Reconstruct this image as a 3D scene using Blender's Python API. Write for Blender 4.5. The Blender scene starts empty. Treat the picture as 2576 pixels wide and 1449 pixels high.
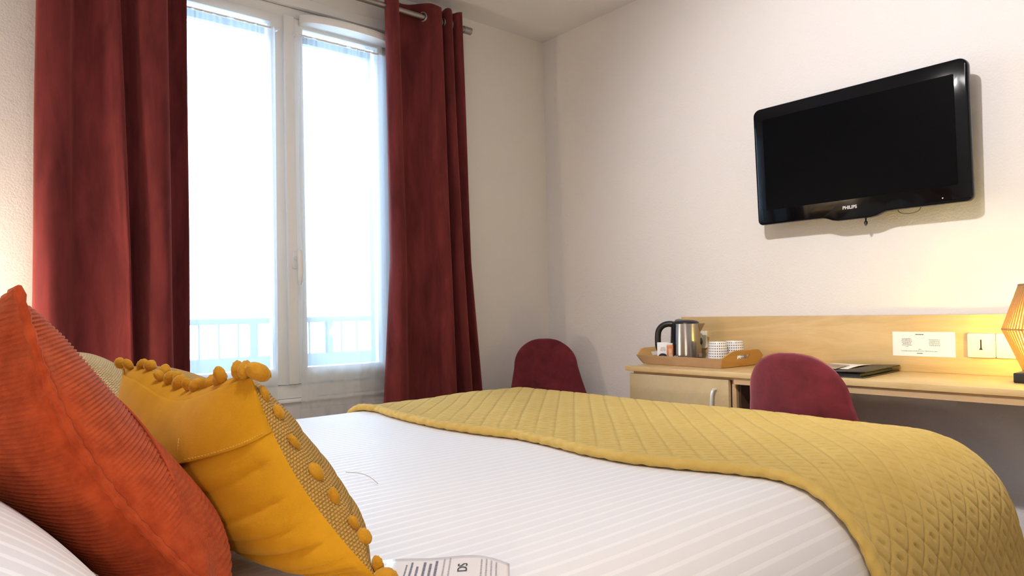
import bpy, bmesh, math, random
import numpy as np
from mathutils import Vector, Matrix
random.seed(7); rng = np.random.RandomState(5)
S = bpy.context.scene
COL = S.collection
PI = math.pi

# ------------------------------------------------------------------ helpers
OFF = {}          # object name -> world offset of its thing's origin


def link(o):
    COL.objects.link(o)
    return o


def tag(o, label=None, cat=None, group=None, kind=None):
    if label: o['label'] = label
    if cat: o['category'] = cat
    if group: o['group'] = group
    if kind: o['kind'] = kind
    return o


def thing(name, loc, label, cat, group=None, rz=0.0):
    o = bpy.data.objects.new(name, None)
    o.empty_display_size = 0.05
    o.location = loc
    o.rotation_euler = (0, 0, rz)
    link(o)
    OFF[o.name] = np.array(loc, float)
    return tag(o, label, cat, group)


def struct(name, loc):
    o = bpy.data.objects.new(name, None)
    o.location = loc
    link(o)
    OFF[o.name] = np.array(loc, float)
    o['kind'] = 'structure'
    return o


def obj(name, VF, mat, parent=None, smooth=True, uv=None, origin=None, local=False, sharp=40):
    V, F = VF[0], VF[1]
    V = np.array(V, float)
    if parent is not None:
        off = np.zeros(3) if local else OFF[parent.name]
    else:
        off = np.array(origin if origin is not None else ((V[:, 0].min()+V[:, 0].max())/2, (V[:, 1].min()+V[:, 1].max())/2, V[:, 2].min()), float)
    V = V-off
    me = bpy.data.meshes.new(name)
    me.from_pydata([tuple(v) for v in V], [], [tuple(f) for f in F])
    if uv is None and len(VF) > 2:
        uv = VF[2]
    if uv is not None:
        l = me.uv_layers.new(name='UVMap')
        idx = np.zeros(len(me.loops), int)
        me.loops.foreach_get('vertex_index', idx)
        l.data.foreach_set('uv', np.array(uv, float)[idx].ravel())
    bm = bmesh.new(); bm.from_mesh(me)
    bmesh.ops.recalc_face_normals(bm, faces=bm.faces)
    if smooth:
        for f in bm.faces: f.smooth = True
        for e in bm.edges:
            if len(e.link_faces) == 2 and e.calc_face_angle(0) > math.radians(sharp): e.smooth = False
    bm.to_mesh(me); bm.free()
    mats = mat if isinstance(mat, (list, tuple)) else [mat]
    for m in mats: me.materials.append(m)
    o = bpy.data.objects.new(name, me)
    link(o)
    if parent is not None:
        o.parent = parent
        OFF[o.name] = OFF[parent.name]
    else:
        o.location = off
        OFF[o.name] = off
    return o


def join(*parts):
    V = []; F = []; n = 0
    for p in parts:
        V += [tuple(v) for v in p[0]]
        F += [tuple(i+n for i in f) for f in p[1]]
        n += len(p[0])
    return V, F


def box(x0, x1, y0, y1, z0, z1, bev=0.0, seg=2):
    bm = bmesh.new()
    bmesh.ops.create_cube(bm, size=1)
    for v in bm.verts:
        v.co = Vector(((x0+x1)/2+v.co.x*(x1-x0), (y0+y1)/2+v.co.y*(y1-y0), (z0+z1)/2+v.co.z*(z1-z0)))
    if bev > 0:
        bmesh.ops.bevel(bm, geom=list(bm.edges), offset=bev, segments=seg, profile=0.5, affect='EDGES')
    bm.verts.index_update()
    r = ([tuple(v.co) for v in bm.verts], [tuple(v.index for v in f.verts) for f in bm.faces])
    bm.free()
    return r


def xf(VF, M):
    return ([tuple(M @ Vector(v)) for v in VF[0]],)+tuple(VF[1:])


def lathe(prof, seg=32, c=(0, 0, 0), cap=True, uvs=False):
    V = []; F = []; UV = []
    n = len(prof)
    m = seg+1 if uvs else seg
    for j, (r, z) in enumerate(prof):
        for i in range(m):
            a = 2*PI*i/seg
            V.append((c[0]+r*math.cos(a), c[1]+r*math.sin(a), c[2]+z))
            UV.append((i/seg, z))
    for j in range(n-1):
        for i in range(seg):
            i2 = i+1 if uvs else (i+1) % seg
            F.append((j*m+i, j*m+i2, (j+1)*m+i2, (j+1)*m+i))
    if cap and not uvs:
        if prof[0][0] > 1e-6: F.append(tuple(range(m))[::-1])
        if prof[-1][0] > 1e-6: F.append(tuple((n-1)*m+i for i in range(m)))
    return (V, F, UV) if uvs else (V, F)


def tube(path, r, seg=8, closed=False, sx=1.0, up=(0, 0, 1), cap=True):
    P = [Vector(p) for p in path]; n = len(P)
    V = []; F = []
    rr = r if hasattr(r, '__len__') else [r]*n
    prev = None
    for k in range(n):
        t = (P[(k+1) % n]-P[k-1]) if closed else (P[min(k+1, n-1)]-P[max(k-1, 0)])
        t.normalize()
        u = prev if prev is not None else Vector(up)
        a = t.cross(u)
        if a.length < 1e-4: a = t.cross(Vector((1, 0.3, 0)))
        a.normalize(); b = a.cross(t); b.normalize(); prev = b
        for i in range(seg):
            th = 2*PI*i/seg
            V.append(tuple(P[k]+a*math.cos(th)*rr[k]*sx+b*math.sin(th)*rr[k]))
    for k in range(n if closed else n-1):
        k2 = (k+1) % n
        for i in range(seg):
            j = (i+1) % seg
            F.append((k*seg+i, k*seg+j, k2*seg+j, k2*seg+i))
    if cap and not closed:
        F.append(tuple(range(seg))[::-1]); F.append(tuple((n-1)*seg+i for i in range(seg)))
    return V, F


def gridmesh(P, UV=None, flip=False):
    """P: array (n,m,3)"""
    n, m = P.shape[:2]
    F = []
    for i in range(n-1):
        for j in range(m-1):
            q = (i*m+j, (i+1)*m+j, (i+1)*m+j+1, i*m+j+1)
            F.append(q[::-1] if flip else q)
    V = P.reshape(-1, 3)
    if UV is None:
        a, b = np.meshgrid(np.linspace(0, 1, n), np.linspace(0, 1, m), indexing='ij')
        UV = np.stack([a, b], -1)
    return V, F, UV.reshape(-1, 2)


def prism(out, axis, a, b, bev=0.0):
    """extrude a closed 2D outline along axis (0,1,2) from a to b"""
    def mk(p, t):
        if axis == 0: return (t, p[0], p[1])
        if axis == 1: return (p[0], t, p[1])
        return (p[0], p[1], t)
    bm = bmesh.new()
    v0 = [bm.verts.new(mk(p, a)) for p in out]
    f = bm.faces.new(v0)
    r = bmesh.ops.extrude_face_region(bm, geom=[f])
    d = Vector(mk((0, 0), b-a)) if axis != 0 else Vector((b-a, 0, 0))
    if axis == 1: d = Vector((0, b-a, 0))
    if axis == 2: d = Vector((0, 0, b-a))
    for e in r['geom']:
        if isinstance(e, bmesh.types.BMVert): e.co += d
    bmesh.ops.recalc_face_normals(bm, faces=bm.faces)
    if bev > 0:
        es = [e for e in bm.edges if len(e.link_faces) == 2 and e.calc_face_angle(0) > 0.9]
        bmesh.ops.bevel(bm, geom=es, offset=bev, segments=2, profile=0.5, affect='EDGES')
    bm.verts.index_update()
    res = ([tuple(v.co) for v in bm.verts], [tuple(v.index for v in f.verts) for f in bm.faces])
    bm.free()
    return res


def spline(pts, n):
    """Catmull-Rom through pts, n samples"""
    P = np.array(pts, float)
    P = np.vstack([2*P[0]-P[1], P, 2*P[-1]-P[-2]])
    out = []
    L = len(P)-3
    for s in np.linspace(0, L-1e-9, n):
        i = int(s); t = s-i
        a, b, c, d = P[i:i+4]
        out.append(0.5*((2*b)+(-a+c)*t+(2*a-5*b+4*c-d)*t*t+(-a+3*b-3*c+d)*t**3))
    return np.array(out)


def rrect(w, h, r, n=5, cx=0, cy=0):
    o = []
    for k, (sx, sy) in enumerate(((1, 1), (-1, 1), (-1, -1), (1, -1))):
        for i in range(n+1):
            a = PI/2*k+PI/2*i/n
            o.append((cx+sx*(w/2-r)+r*math.cos(a), cy+sy*(h/2-r)+r*math.sin(a)))
    return o


def ball(c, r, sx=1, sy=1, sz=1, sub=2, jit=0.0):
    bm = bmesh.new()
    bmesh.ops.create_icosphere(bm, subdivisions=sub, radius=1)
    V = []
    ph = random.random()*6
    for v in bm.verts:
        k = 1+jit*math.sin(7*v.co.x+5*v.co.y*1.3+9*v.co.z+ph)+jit*(random.random()-.5)
        V.append((c[0]+v.co.x*r*sx*k, c[1]+v.co.y*r*sy*k, c[2]+v.co.z*r*sz*k))
    bm.verts.index_update()
    F = [tuple(v.index for v in f.verts) for f in bm.faces]
    bm.free()
    return V, F


# ------------------------------------------------------------------ materials
class NT:
    def __init__(s, name):
        s.m = bpy.data.materials.new(name); s.m.use_nodes = True
        s.n = s.m.node_tree.nodes; s.l = s.m.node_tree.links
        s.b = s.n['Principled BSDF']; s.out = s.n['Material Output']

    def node(s, t, **kw):
        n = s.n.new(t)
        for k, v in kw.items(): setattr(n, k, v)
        return n

    def val(s, sock, v):
        if hasattr(v, 'is_linked') or hasattr(v, 'links'): s.l.new(v, sock)
        else: sock.default_value = v

    def math(s, op, a, b=None, c=None):
        n = s.node('ShaderNodeMath', operation=op)
        s.val(n.inputs[0], a)
        if b is not None: s.val(n.inputs[1], b)
        if c is not None: s.val(n.inputs[2], c)
        return n.outputs[0]

    def coord(s, which='Object', scale=None):
        t = s.node('ShaderNodeTexCoord').outputs[which]
        if scale is None: return t
        mp = s.node('ShaderNodeMapping'); mp.inputs['Scale'].default_value = scale
        s.l.new(t, mp.inputs[0])
        return mp.outputs[0]

    def noise(s, vec, scale, detail=3, rough=.5, dist=0.0):
        n = s.node('ShaderNodeTexNoise')
        s.l.new(vec, n.inputs['Vector'])
        n.inputs['Scale'].default_value = scale; n.inputs['Detail'].default_value = detail
        n.inputs['Roughness'].default_value = rough; n.inputs['Distortion'].default_value = dist
        return n.outputs['Fac']

    def sep(s, vec):
        n = s.node('ShaderNodeSeparateXYZ'); s.l.new(vec, n.inputs[0])
        return n.outputs

    def mix(s, f, a, b):
        n = s.node('ShaderNodeMix', data_type='RGBA')
        s.val(n.inputs['Factor'], f)
        for k, v in ((6, a), (7, b)):
            if isinstance(v, tuple): n.inputs[k].default_value = (*v[:3], 1)
            else: s.l.new(v, n.inputs[k])
        return n.outputs[2]

    def ramp(s, f, p0, p1):
        n = s.node('ShaderNodeMapRange')
        s.l.new(f, n.inputs[0]); n.inputs[1].default_value = p0; n.inputs[2].default_value = p1
        return n.outputs[0]

    def bump(s, h, strength=.5, dist=.002, prev=None):
        n = s.node('ShaderNodeBump'); n.inputs['Strength'].default_value = strength
        n.inputs['Distance'].default_value = dist
        s.l.new(h, n.inputs['Height'])
        if prev is not None: s.l.new(prev, n.inputs['Normal'])
        return n.outputs[0]

    def set(s, col=None, rough=None, metal=None, normal=None, **kw):
        i = s.b.inputs
        if col is not None:
            if isinstance(col, tuple): i['Base Color'].default_value = (*col[:3], 1)
            else: s.l.new(col, i['Base Color'])
        if rough is not None: s.val(i['Roughness'], rough)
        if metal is not None: i['Metallic'].default_value = metal
        if normal is not None: s.l.new(normal, i['Normal'])
        for k, v in kw.items():
            i[k.replace('_', ' ')].default_value = v
        return s.m


def plain(name, col, rough=.5, metal=0.0, nscale=40, namt=.06, bump=0.0, **kw):
    t = NT(name)
    f = t.noise(t.coord(), nscale, 3)
    c = t.mix(f, tuple(x*(1-namt) for x in col), tuple(min(1, x*(1+namt)) for x in col))
    nrm = t.bump(t.noise(t.coord(), nscale*6, 2), bump, .001) if bump else None
    return t.set(c, rough, metal, nrm, **kw)


def M_wall(name, col, bs=.55):
    t = NT(name)
    v = t.coord()
    f = t.noise(v, 1.3, 2)
    c = t.mix(f, tuple(x*.97 for x in col), tuple(min(1, x*1.02) for x in col))
    h = t.math('ADD', t.noise(v, 130, 3, .6), t.math('MULTIPLY', t.noise(v, 45, 2), .8))
    return t.set(c, .92, None, t.bump(h, bs, .0035), Specular_IOR_Level=.15)


def M_wood(name, a, b, rough=.38, axis='Y', sc=1.0):
    t = NT(name)
    s = {'Y': (5*sc, .9*sc, 5*sc), 'X': (.9*sc, 5*sc, 5*sc), 'Z': (5*sc, 5*sc, .9*sc)}[axis]
    v = t.coord('Object', s)
    w = t.noise(v, 1.6, 4, .55, 1.4)
    rings = t.math('PINGPONG', t.math('MULTIPLY', w, 7.0), 1.0)
    fine = t.noise(t.coord('Object', tuple(x*6 for x in s)), 6, 3, .6)
    f = t.math('ADD', t.math('MULTIPLY', rings, .55), t.math('MULTIPLY', fine, .45))
    return t.set(t.mix(f, a, b), rough, None, t.bump(fine, .06, .001), Specular_IOR_Level=.4)


def M_velvet(name, col, var=.25, sheen=.6, tint=(1, .6, .5), axis=(6, 6, 1.2), bump=.15, rough=.85):
    t = NT(name)
    v = t.coord('Object', axis)
    f = t.noise(v, 3.0, 4, .6, .4)
    f2 = t.noise(t.coord(), 220, 2)
    ff = t.ramp(f, .3, .7)
    c = t.mix(ff, tuple(x*(1-var) for x in col), tuple(min(1, x*(1+var)) for x in col))
    m = t.set(c, rough, None, t.bump(f2, bump, .001), Specular_IOR_Level=.15)
    i = t.b.inputs
    i['Sheen Weight'].default_value = sheen; i['Sheen Roughness'].default_value = .45
    i['Sheen Tint'].default_value = (*tint, 1)
    return m


def M_emit(name, col, strength):
    t = NT(name)
    t.b.inputs['Base Color'].default_value = (*col, 1)
    t.b.inputs['Emission Color'].default_value = (*col, 1)
    t.b.inputs['Emission Strength'].default_value = strength
    return t.m


WALL = M_wall('wall_render', (.785, .76, .75))
WALLW = M_wall('window_wall_render', (.765, .735, .715), .5)
CEIL = M_wall('ceiling_paint', (.77, .76, .775), .2)
FLOOR = plain('carpet', (.30, .27, .27), .95, nscale=180, namt=.3, bump=.5)
PVC = plain('white_pvc', (.80, .80, .79), .35, nscale=8, namt=.02)
GREYSEAL = plain('grey_seal', (.10, .10, .11), .6)
BIRCH = M_wood('birch_veneer', (.72, .52, .25), (.58, .39, .165))
BIRCHD = M_wood('birch_door', (.56, .44, .25), (.50, .38, .20), axis='X')
BIRCHE = M_wood('birch_edge', (.60, .42, .23), (.53, .35, .18), sc=1.3)
BAMBOO = M_wood('bamboo', (.56, .40, .25), (.47, .32, .19), axis='Y', sc=1.4)
BAMBOO2 = M_wood('bamboo_end', (.62, .38, .14), (.52, .30, .10), axis='X', sc=1.4)
DARKWOOD_SHADE = M_wood('plinth_and_side_shade', (.10, .055, .035), (.07, .04, .025))  # plinth brown, also used as painted shade on the cabinet's right side
BLACKPL = plain('black_plastic', (.012, .012, .014), .35)
BLACKGLOSS = plain('black_gloss', (.003, .003, .004), .08, namt=.0, Specular_IOR_Level=.16)
SCREEN = plain('tv_screen', (.0018, .0018, .0024), .3, namt=.0, Specular_IOR_Level=.05)
GREYPL = plain('grey_plastic', (.16, .17, .18), .4)
CHROME = plain('brushed_chrome', (.62, .60, .58), .28, 1.0)
RODM = plain('grey_steel', (.32, .29, .28), .38, .9)
WHITEPL = plain('cream_plastic', (.82, .78, .66), .4, nscale=6, namt=.02)
PAPER = plain('white_paper', (.86, .84, .83), .7, nscale=10, namt=.02)
INK = plain('ink', (.03, .028, .03), .8)
INKG = plain('grey_ink', (.40, .38, .40), .8)
INKB = plain('blue_grey_ink', (.17, .16, .23), .6)
CURTAIN = M_velvet('maroon_velvet', (.125, .022, .024), .35, .35, (1, .30, .25))
CHAIRV = M_velvet('wine_velvet', (.130, .019, .027), .28, .6, (1, .42, .46), axis=(5, 5, 5))


def M_stainless():
    t = NT('stainless')
    v = t.coord('Object', (1, 1, 60))
    return t.set((.44, .425, .415), t.math('MULTIPLY_ADD', t.noise(v, 12, 2), .03, .20), 1.0)


STAIN = M_stainless()


def M_sheer():
    t = NT('sheer_voile')
    tr = t.node('ShaderNodeBsdfTransparent')
    tl = t.node('ShaderNodeBsdfTranslucent'); tl.inputs[0].default_value = (.80, .90, 1.0, 1)
    df = t.node('ShaderNodeBsdfDiffuse'); df.inputs[0].default_value = (.82, .80, .78, 1)
    a = t.node('ShaderNodeMixShader'); a.inputs[0].default_value = .50
    t.l.new(df.outputs[0], a.inputs[1]); t.l.new(tl.outputs[0], a.inputs[2])
    uv = t.sep(t.coord('UV'))
    weave = t.noise(t.coord('Object', (300, 300, 40)), 2.0, 2)
    hem = t.math('LESS_THAN', uv[1], .028)
    op = t.math('ADD', t.math('MULTIPLY_ADD', weave, .05, SHEER_OP), t.math('MULTIPLY', hem, .22))
    b = t.node('ShaderNodeMixShader')
    t.l.new(op, b.inputs[0]); t.l.new(tr.outputs[0], b.inputs[1]); t.l.new(a.outputs[0], b.inputs[2])
    t.l.new(b.outputs[0], t.out.inputs[0])
    t.n.remove(t.b)
    return t.m


SHEER_OP = .40
SHEER = M_sheer()


def M_glass():
    t = NT('window_glass')
    tr = t.node('ShaderNodeBsdfTransparent'); tr.inputs[0].default_value = (.94, .97, .97, 1)
    gl = t.node('ShaderNodeBsdfGlossy'); gl.inputs['Roughness'].default_value = .02
    fr = t.node('ShaderNodeFresnel'); fr.inputs[0].default_value = 1.45
    b = t.node('ShaderNodeMixShader')
    t.l.new(fr.outputs[0], b.inputs[0]); t.l.new(tr.outputs[0], b.inputs[1]); t.l.new(gl.outputs[0], b.inputs[2])
    t.l.new(b.outputs[0], t.out.inputs[0]); t.n.remove(t.b)
    return t.m


GLASS = M_glass()


def M_sheet():
    t = NT('striped_satin_sheet')
    y = t.sep(t.coord('UV'))[0]
    ph = t.math('FRACT', t.math('DIVIDE', y, .0255))
    st = t.math('LESS_THAN', ph, .27)
    c = t.mix(st, (.815, .80, .805), (.89, .88, .885))
    r = t.math('MULTIPLY_ADD', st, -.12, .62)
    h = t.math('ADD', t.noise(t.coord(), 500, 2), t.math('MULTIPLY', st, .6))
    return t.set(c, r, None, t.bump(h, .12, .0006), Specular_IOR_Level=.35)


SHEET = M_sheet()


def M_throw():
    t = NT('mustard_plush')
    v = t.coord()
    f = t.noise(v, 9, 4, .6)
    c = t.mix(f, (.55, .365, .085), (.70, .50, .15))
    h = t.math('ADD', t.noise(v, 420, 3, .7), t.math('MULTIPLY', t.noise(v, 110, 2), .8))
    m = t.set(c, .9, None, t.bump(h, .45, .0022), Specular_IOR_Level=.1)
    t.b.inputs['Sheen Weight'].default_value = .35; t.b.inputs['Sheen Tint'].default_value = (1, .85, .5, 1)
    return m


THROW = M_throw()


def M_cloth(name, a, b, sc=500, bs=.25, sheen=.2, tint=(1, .7, .4), ns=12):
    t = NT(name)
    v = t.coord()
    c = t.mix(t.ramp(t.noise(v, ns, 4, .6), .3, .7), a, b)
    m = t.set(c, .92, None, t.bump(t.noise(v, sc, 2), bs, .001), Specular_IOR_Level=.1)
    t.b.inputs['Sheen Weight'].default_value = sheen; t.b.inputs['Sheen Tint'].default_value = (*tint, 1)
    return m


ORANGE = M_cloth('rust_corduroy', (.29, .036, .009), (.45, .070, .019), 350, .4, .3, (1, .5, .3), 45)
MUST = M_cloth('mustard_cotton', (.50, .235, .008), (.61, .30, .014), 700, .4, .15, (1, .75, .35))
POM = M_cloth('mustard_pompom', (.46, .215, .010), (.58, .29, .025), 420, 1.0, .4, (1, .75, .35), 60)


def M_knit(name, a, b, fx, fy):
    t = NT(name)
    uv = t.sep(t.coord('UV'))
    s1 = t.math('SINE', t.math('MULTIPLY', uv[0], fx))
    row = t.math('FLOOR', t.math('DIVIDE', t.math('MULTIPLY', uv[1], fy), PI))
    shift = t.math('MULTIPLY', t.math('MODULO', row, 2.0), PI/2)
    s1 = t.math('SINE', t.math('ADD', t.math('MULTIPLY', uv[0], fx), shift))
    s2 = t.math('SINE', t.math('MULTIPLY', uv[1], fy))
    h = t.math('MULTIPLY', t.math('ABSOLUTE', s1), t.math('ABSOLUTE', s2))
    n = t.noise(t.coord(), 400, 2)
    c = t.mix(t.ramp(h, .1, .7), a, b)
    hh = t.math('ADD', h, t.math('MULTIPLY', n, .3))
    m = t.set(c, .95, None, t.bump(hh, .9, .004), Specular_IOR_Level=.05)
    t.b.inputs['Sheen Weight'].default_value = .4; t.b.inputs['Sheen Tint'].default_value = (1, .8, .5, 1)
    return m


KNIT = M_knit('mustard_knit', (.47, .235, .03), (.70, .41, .095), 600, 760)
KNIT2 = M_knit('pale_knit', (.66, .48, .22), (.86, .70, .44), 700, 800)


def M_pillow():
    t = NT('pillow_satin')
    y = t.sep(t.coord('UV'))[0]
    st = t.math('LESS_THAN', t.math('FRACT', t.math('DIVIDE', y, .030)), .3)
    return t.set(t.mix(st, (.76, .73, .735), (.88, .86, .86)), .6, None, t.bump(t.noise(t.coord(), 400, 2), .1, .0006))


PILLOW = M_pillow()


def M_cup():
    t = NT('dotted_cup')
    uv = t.sep(t.coord('UV'))
    a = t.math('SINE', t.math('MULTIPLY', uv[0], 2*PI*26))
    b = t.math('SINE', t.math('MULTIPLY', uv[1], 2*PI/.0105))
    d = t.math('ADD', a, b)
    k = t.math('GREATER_THAN', d, .80)
    c = t.mix(k, (.82, .81, .80), (.10, .10, .125))
    return t.set(c, .3)


CUP = M_cup()
def M_cord():
    t = NT('rattan_cord')
    n_ = t.noise(t.coord(), 220, 2)
    c = t.mix(n_, (.34, .22, .12), (.52, .37, .21))
    df = t.node('ShaderNodeBsdfDiffuse'); t.l.new(c, df.inputs[0])
    tl = t.node('ShaderNodeBsdfTranslucent'); tl.inputs[0].default_value = (.70, .50, .20, 1)
    b = t.node('ShaderNodeMixShader'); b.inputs[0].default_value = .38
    t.l.new(df.outputs[0], b.inputs[1]); t.l.new(tl.outputs[0], b.inputs[2])
    t.l.new(b.outputs[0], t.out.inputs[0]); t.n.remove(t.b)
    return t.m


CORD = M_cord()
LEATHER = plain('black_leatherette', (.018, .018, .020), .42, nscale=300, namt=.2, bump=.3)
ORPK = plain('orange_wrapper', (.62, .20, .07), .35, nscale=90, namt=.35)
CLEARPL = plain('crinkled_wrapper', (.62, .52, .56), .25, nscale=150, namt=.3, bump=.5)
TAUPE = plain('brown_print', (.35, .27, .21), .5, nscale=25, namt=.5)
RAILM = plain('grey_painted_rail', (.11, .125, .13), .6)
CONC = plain('balcony_concrete', (.55, .56, .55), .9, nscale=20, namt=.1)
def M_shade():
    t = NT('lamp_fabric')
    tr = t.node('ShaderNodeBsdfTransparent'); tr.inputs[0].default_value = (1, .93, .82, 1)
    tl = t.node('ShaderNodeBsdfTranslucent'); tl.inputs[0].default_value = (.85, .72, .52, 1)
    b = t.node('ShaderNodeMixShader'); b.inputs[0].default_value = .5
    t.l.new(tr.outputs[0], b.inputs[1]); t.l.new(tl.outputs[0], b.inputs[2])
    t.l.new(b.outputs[0], t.out.inputs[0]); t.n.remove(t.b)
    return t.m


FABW = M_shade()
LEGM = plain('black_metal', (.02, .02, .02), .4, .6)

# ------------------------------------------------------------------ camera
yaw, pit, rol = (math.radians(a) for a in (39.958, 0.688, -1.172))
f = Vector((math.sin(yaw)*math.cos(pit), math.cos(yaw)*math.cos(pit), math.sin(pit)))
r0 = Vector((math.cos(yaw), -math.sin(yaw), 0)); u0 = r0.cross(f)
r1 = r0*math.cos(rol)+u0*math.sin(rol); u1 = -r0*math.sin(rol)+u0*math.cos(rol)
cam = bpy.data.cameras.new('camera'); co = link(bpy.data.objects.new('camera', cam))
Mx = Matrix.Identity(4)
for i in range(3):
    Mx[i][0] = r1[i]; Mx[i][1] = u1[i]; Mx[i][2] = -f[i]
Mx[0][3], Mx[1][3], Mx[2][3] = 0, 0, 1.0
co.matrix_world = Mx
cam.sensor_width = 36; cam.lens = 1752/2576*36; cam.shift_y = 39.09/2576
cam.clip_start = .02
S.camera = co

# ------------------------------------------------------------------ room
XL, XR, YF, YB, ZC = -.30, 2.733, -1.7, 2.936, 2.55
def st(name, vf, mat, **k):
    return tag(obj(name, vf, mat, smooth=False, **k), kind='structure')


st('floor', box(XL-.2, XR+.2, YF-.2, YB+.11, -.15, 0), FLOOR)
st('ceiling', box(XL-.2, XR+.2, YF-.2, YB+.11, ZC, ZC+.15), CEIL)
st('wall_right', box(XR, XR+.2, YF-.2, YB+.11, 0, ZC), WALL)
st('wall_left', box(XL-.2, XL, YF-.2, YB+.11, 0, ZC), WALL)
st('wall_front', box(XL, XR, YF-.2, YF, 0, ZC), WALL)
WX0, WX1, WZ0, WZ1 = .62, 1.715, .645, 2.35
wb = join(box(XL, WX0, YB, YB+.11, 0, ZC), box(WX1, XR, YB, YB+.11, 0, ZC),
          box(WX0, WX1, YB, YB+.11, 0, WZ0), box(WX0, WX1, YB, YB+.11, WZ1, ZC))
st('wall_back', wb, WALLW)
bb = join(box(XR-.012, XR, YF, YB, 0, .07, .003), )
st('baseboard_right', bb, PVC)
st('baseboard_back', box(XL, XR, YB-.012, YB, 0, .07, .003), PVC)

# window -----------------------------------------------------------
win = struct('window_1', ((WX0+WX1)/2, YB, WZ0))
fr = join(box(WX0, WX0+.05, 2.93, 3.0, WZ0, WZ1, .003), box(WX1-.05, WX1, 2.93, 3.0, WZ0, WZ1, .003),
          box(WX0+.05, WX1-.05, 2.93, 3.0, WZ0, .705, .003), box(WX0+.05, WX1-.05, 2.93, 3.0, 2.297, WZ1, .003))
obj('window_frame', fr, PVC, win)
st2 = [(WX0+.045, 1.2, WX0+.125, 1.129), (1.2, WX1-.045, 1.272, 1.640)]
for i, (a, b, g0, g1) in enumerate(st2):
    z0, z1, zg0, zg1 = .709, 2.30, .776, 2.262
    sv = join(box(a, g0, 2.915, 2.985, z0, z1, .004), box(g1, b, 2.915, 2.985, z0, z1, .004),
              box(g0-.003, g1+.003, 2.915, 2.985, z0, zg0, .004), box(g0-.003, g1+.003, 2.915, 2.985, zg1, z1, .004))
    sash = obj('window_sash', sv, PVC, win)
    obj('glass_pane', box(g0-.01, g1+.01, 2.945, 2.951, zg0-.01, zg1+.01), GLASS, sash, smooth=False)
obj('mullion_cover', box(1.181, 1.225, 2.897, 2.916, .709, 2.30, .004), PVC, win)
hb = prism(rrect(.028, .075, .008, 4, 1.212, 1.243), 1, 2.886, 2.898, .002)
hd = obj('handle_base', hb, PVC, win)
neck = lathe([(.011, 0), (.010, .034)], 16)
neck = xf(neck, Matrix.Translation((1.213, 2.887, 1.249)) @ Matrix.Rotation(PI/2, 4, 'X'))
lever = tube(spline([(1.213, 2.853, 1.283), (1.214, 2.848, 1.262), (1.215, 2.845, 1.225), (1.215, 2.848, 1.175), (1.215, 2.853, 1.133)], 16),
             [.006, .009, .0105, .011, .0115, .012, .012, .0118, .0115, .0112, .011, .0108, .0105, .0095, .008, .005], 12, sx=1.15)
obj('handle', join(neck, lever), PVC, hd)
# trickle vent: a long hood with a rounded underside bulge
NV = 61; vx0, vx1 = 1.255, 1.715
P = np.zeros((NV, 7, 3))
for i in range(NV):
    u = .5-.5*math.cos(PI*i/(NV-1)); b = math.sqrt(max(0.0, 1-(2*u-1)**2))
    d = .003+.072*b**.85
    x = vx0+(vx1-vx0)*u
    pr = [(0, 2.318), (d*.93, 2.317), (d, 2.311), (d, 2.288), (d*.97, 2.283), (d*.6, 2.278), (0, 2.274)]
    P[i] = [(x, 2.9145-a, z) for a, z in pr]
obj('trickle_vent', gridmesh(P), PVC, win)
SHUT = plain('grey_shutter', (.10, .125, .14), .6)
obj('shutter_guide', join(box(WX0, .70, 3.005, 3.05, WZ0, WZ1), box(1.655, WX1, 3.005, 3.05, WZ0, WZ1)), SHUT, win, smooth=False)
obj('shutter_slat', box(.70, 1.655, 3.02, 3.05, 2.243, WZ1), SHUT, win, smooth=False)
obj('shutter_box', join(box(WX0-.02, WX1+.02, 2.905, YB, 2.352, 2.396, .003), box(WX0-.02, WX1+.02, 2.915, YB, 2.398, 2.5, .003)), PVC, win)
obj('window_ledge', box(WX0-.01, WX1+.01, 2.915, YB, .628, .644, .003), PVC, win)
# balcony -----------------------------------------------------------
st('trim_1', box(-.6, 3.4, YB+.11, 4.35, -.2, -.02), CONC)
rail = thing('balcony_railing', (1.5, 4.0, 0), 'pale balcony railing outside, seen faintly through the sheer curtains', 'railing')
obj('top_rail', box(-.5, 3.4, 3.98, 4.02, .962, .995, .004), RAILM, rail)
obj('parapet', box(-.5, 3.4, 3.985, 4.03, -.02, .775, .004), RAILM, rail)
for k, x in enumerate((-.05, .43, .92, 1.415, 1.885, 2.36, 2.85, 3.3)):
    obj('post', box(x-.018, x+.018, 3.985, 4.02, .775, .962), RAILM, rail)
for k in range(36):
    x = -.45+k*.105
    obj('baluster', box(x-.004, x+.004, 3.995, 4.005, .775, .962), RAILM, rail, smooth=False)

# ------------------------------------------------------------------ curtain rod
ROD_Z, ROD_Y = 2.428, 2.816
rod = thing('curtain_rod', (1.1, ROD_Y, ROD_Z), 'grey metal curtain rod with a stub end above the window', 'curtain rod')
cyl = lambda a, b, r, s=20: tube([a, b], r, s)
obj('rod', cyl((.12, ROD_Y, ROD_Z), (2.085, ROD_Y, ROD_Z), .0135), RODM, rod)
for x0, x1 in ((2.076, 2.122), (.12, .075)):
    obj('finial', join(cyl((x0, ROD_Y, ROD_Z), (x1, ROD_Y, ROD_Z), .018), cyl((x0-.008*(1 if x1 > x0 else -1), ROD_Y, ROD_Z), (x0, ROD_Y, ROD_Z), .0155)), RODM, rod)
for x in (.24, 2.05):
    obj('bracket', join(cyl((x, ROD_Y, ROD_Z), (x, YB, ROD_Z), .007, 10), xf(lathe([(.025, 0), (.025, .006)], 20), Matrix.Translation((x, YB, ROD_Z)) @ Matrix.Rotation(PI/2, 4, 'X'))), RODM, rod)


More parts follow.
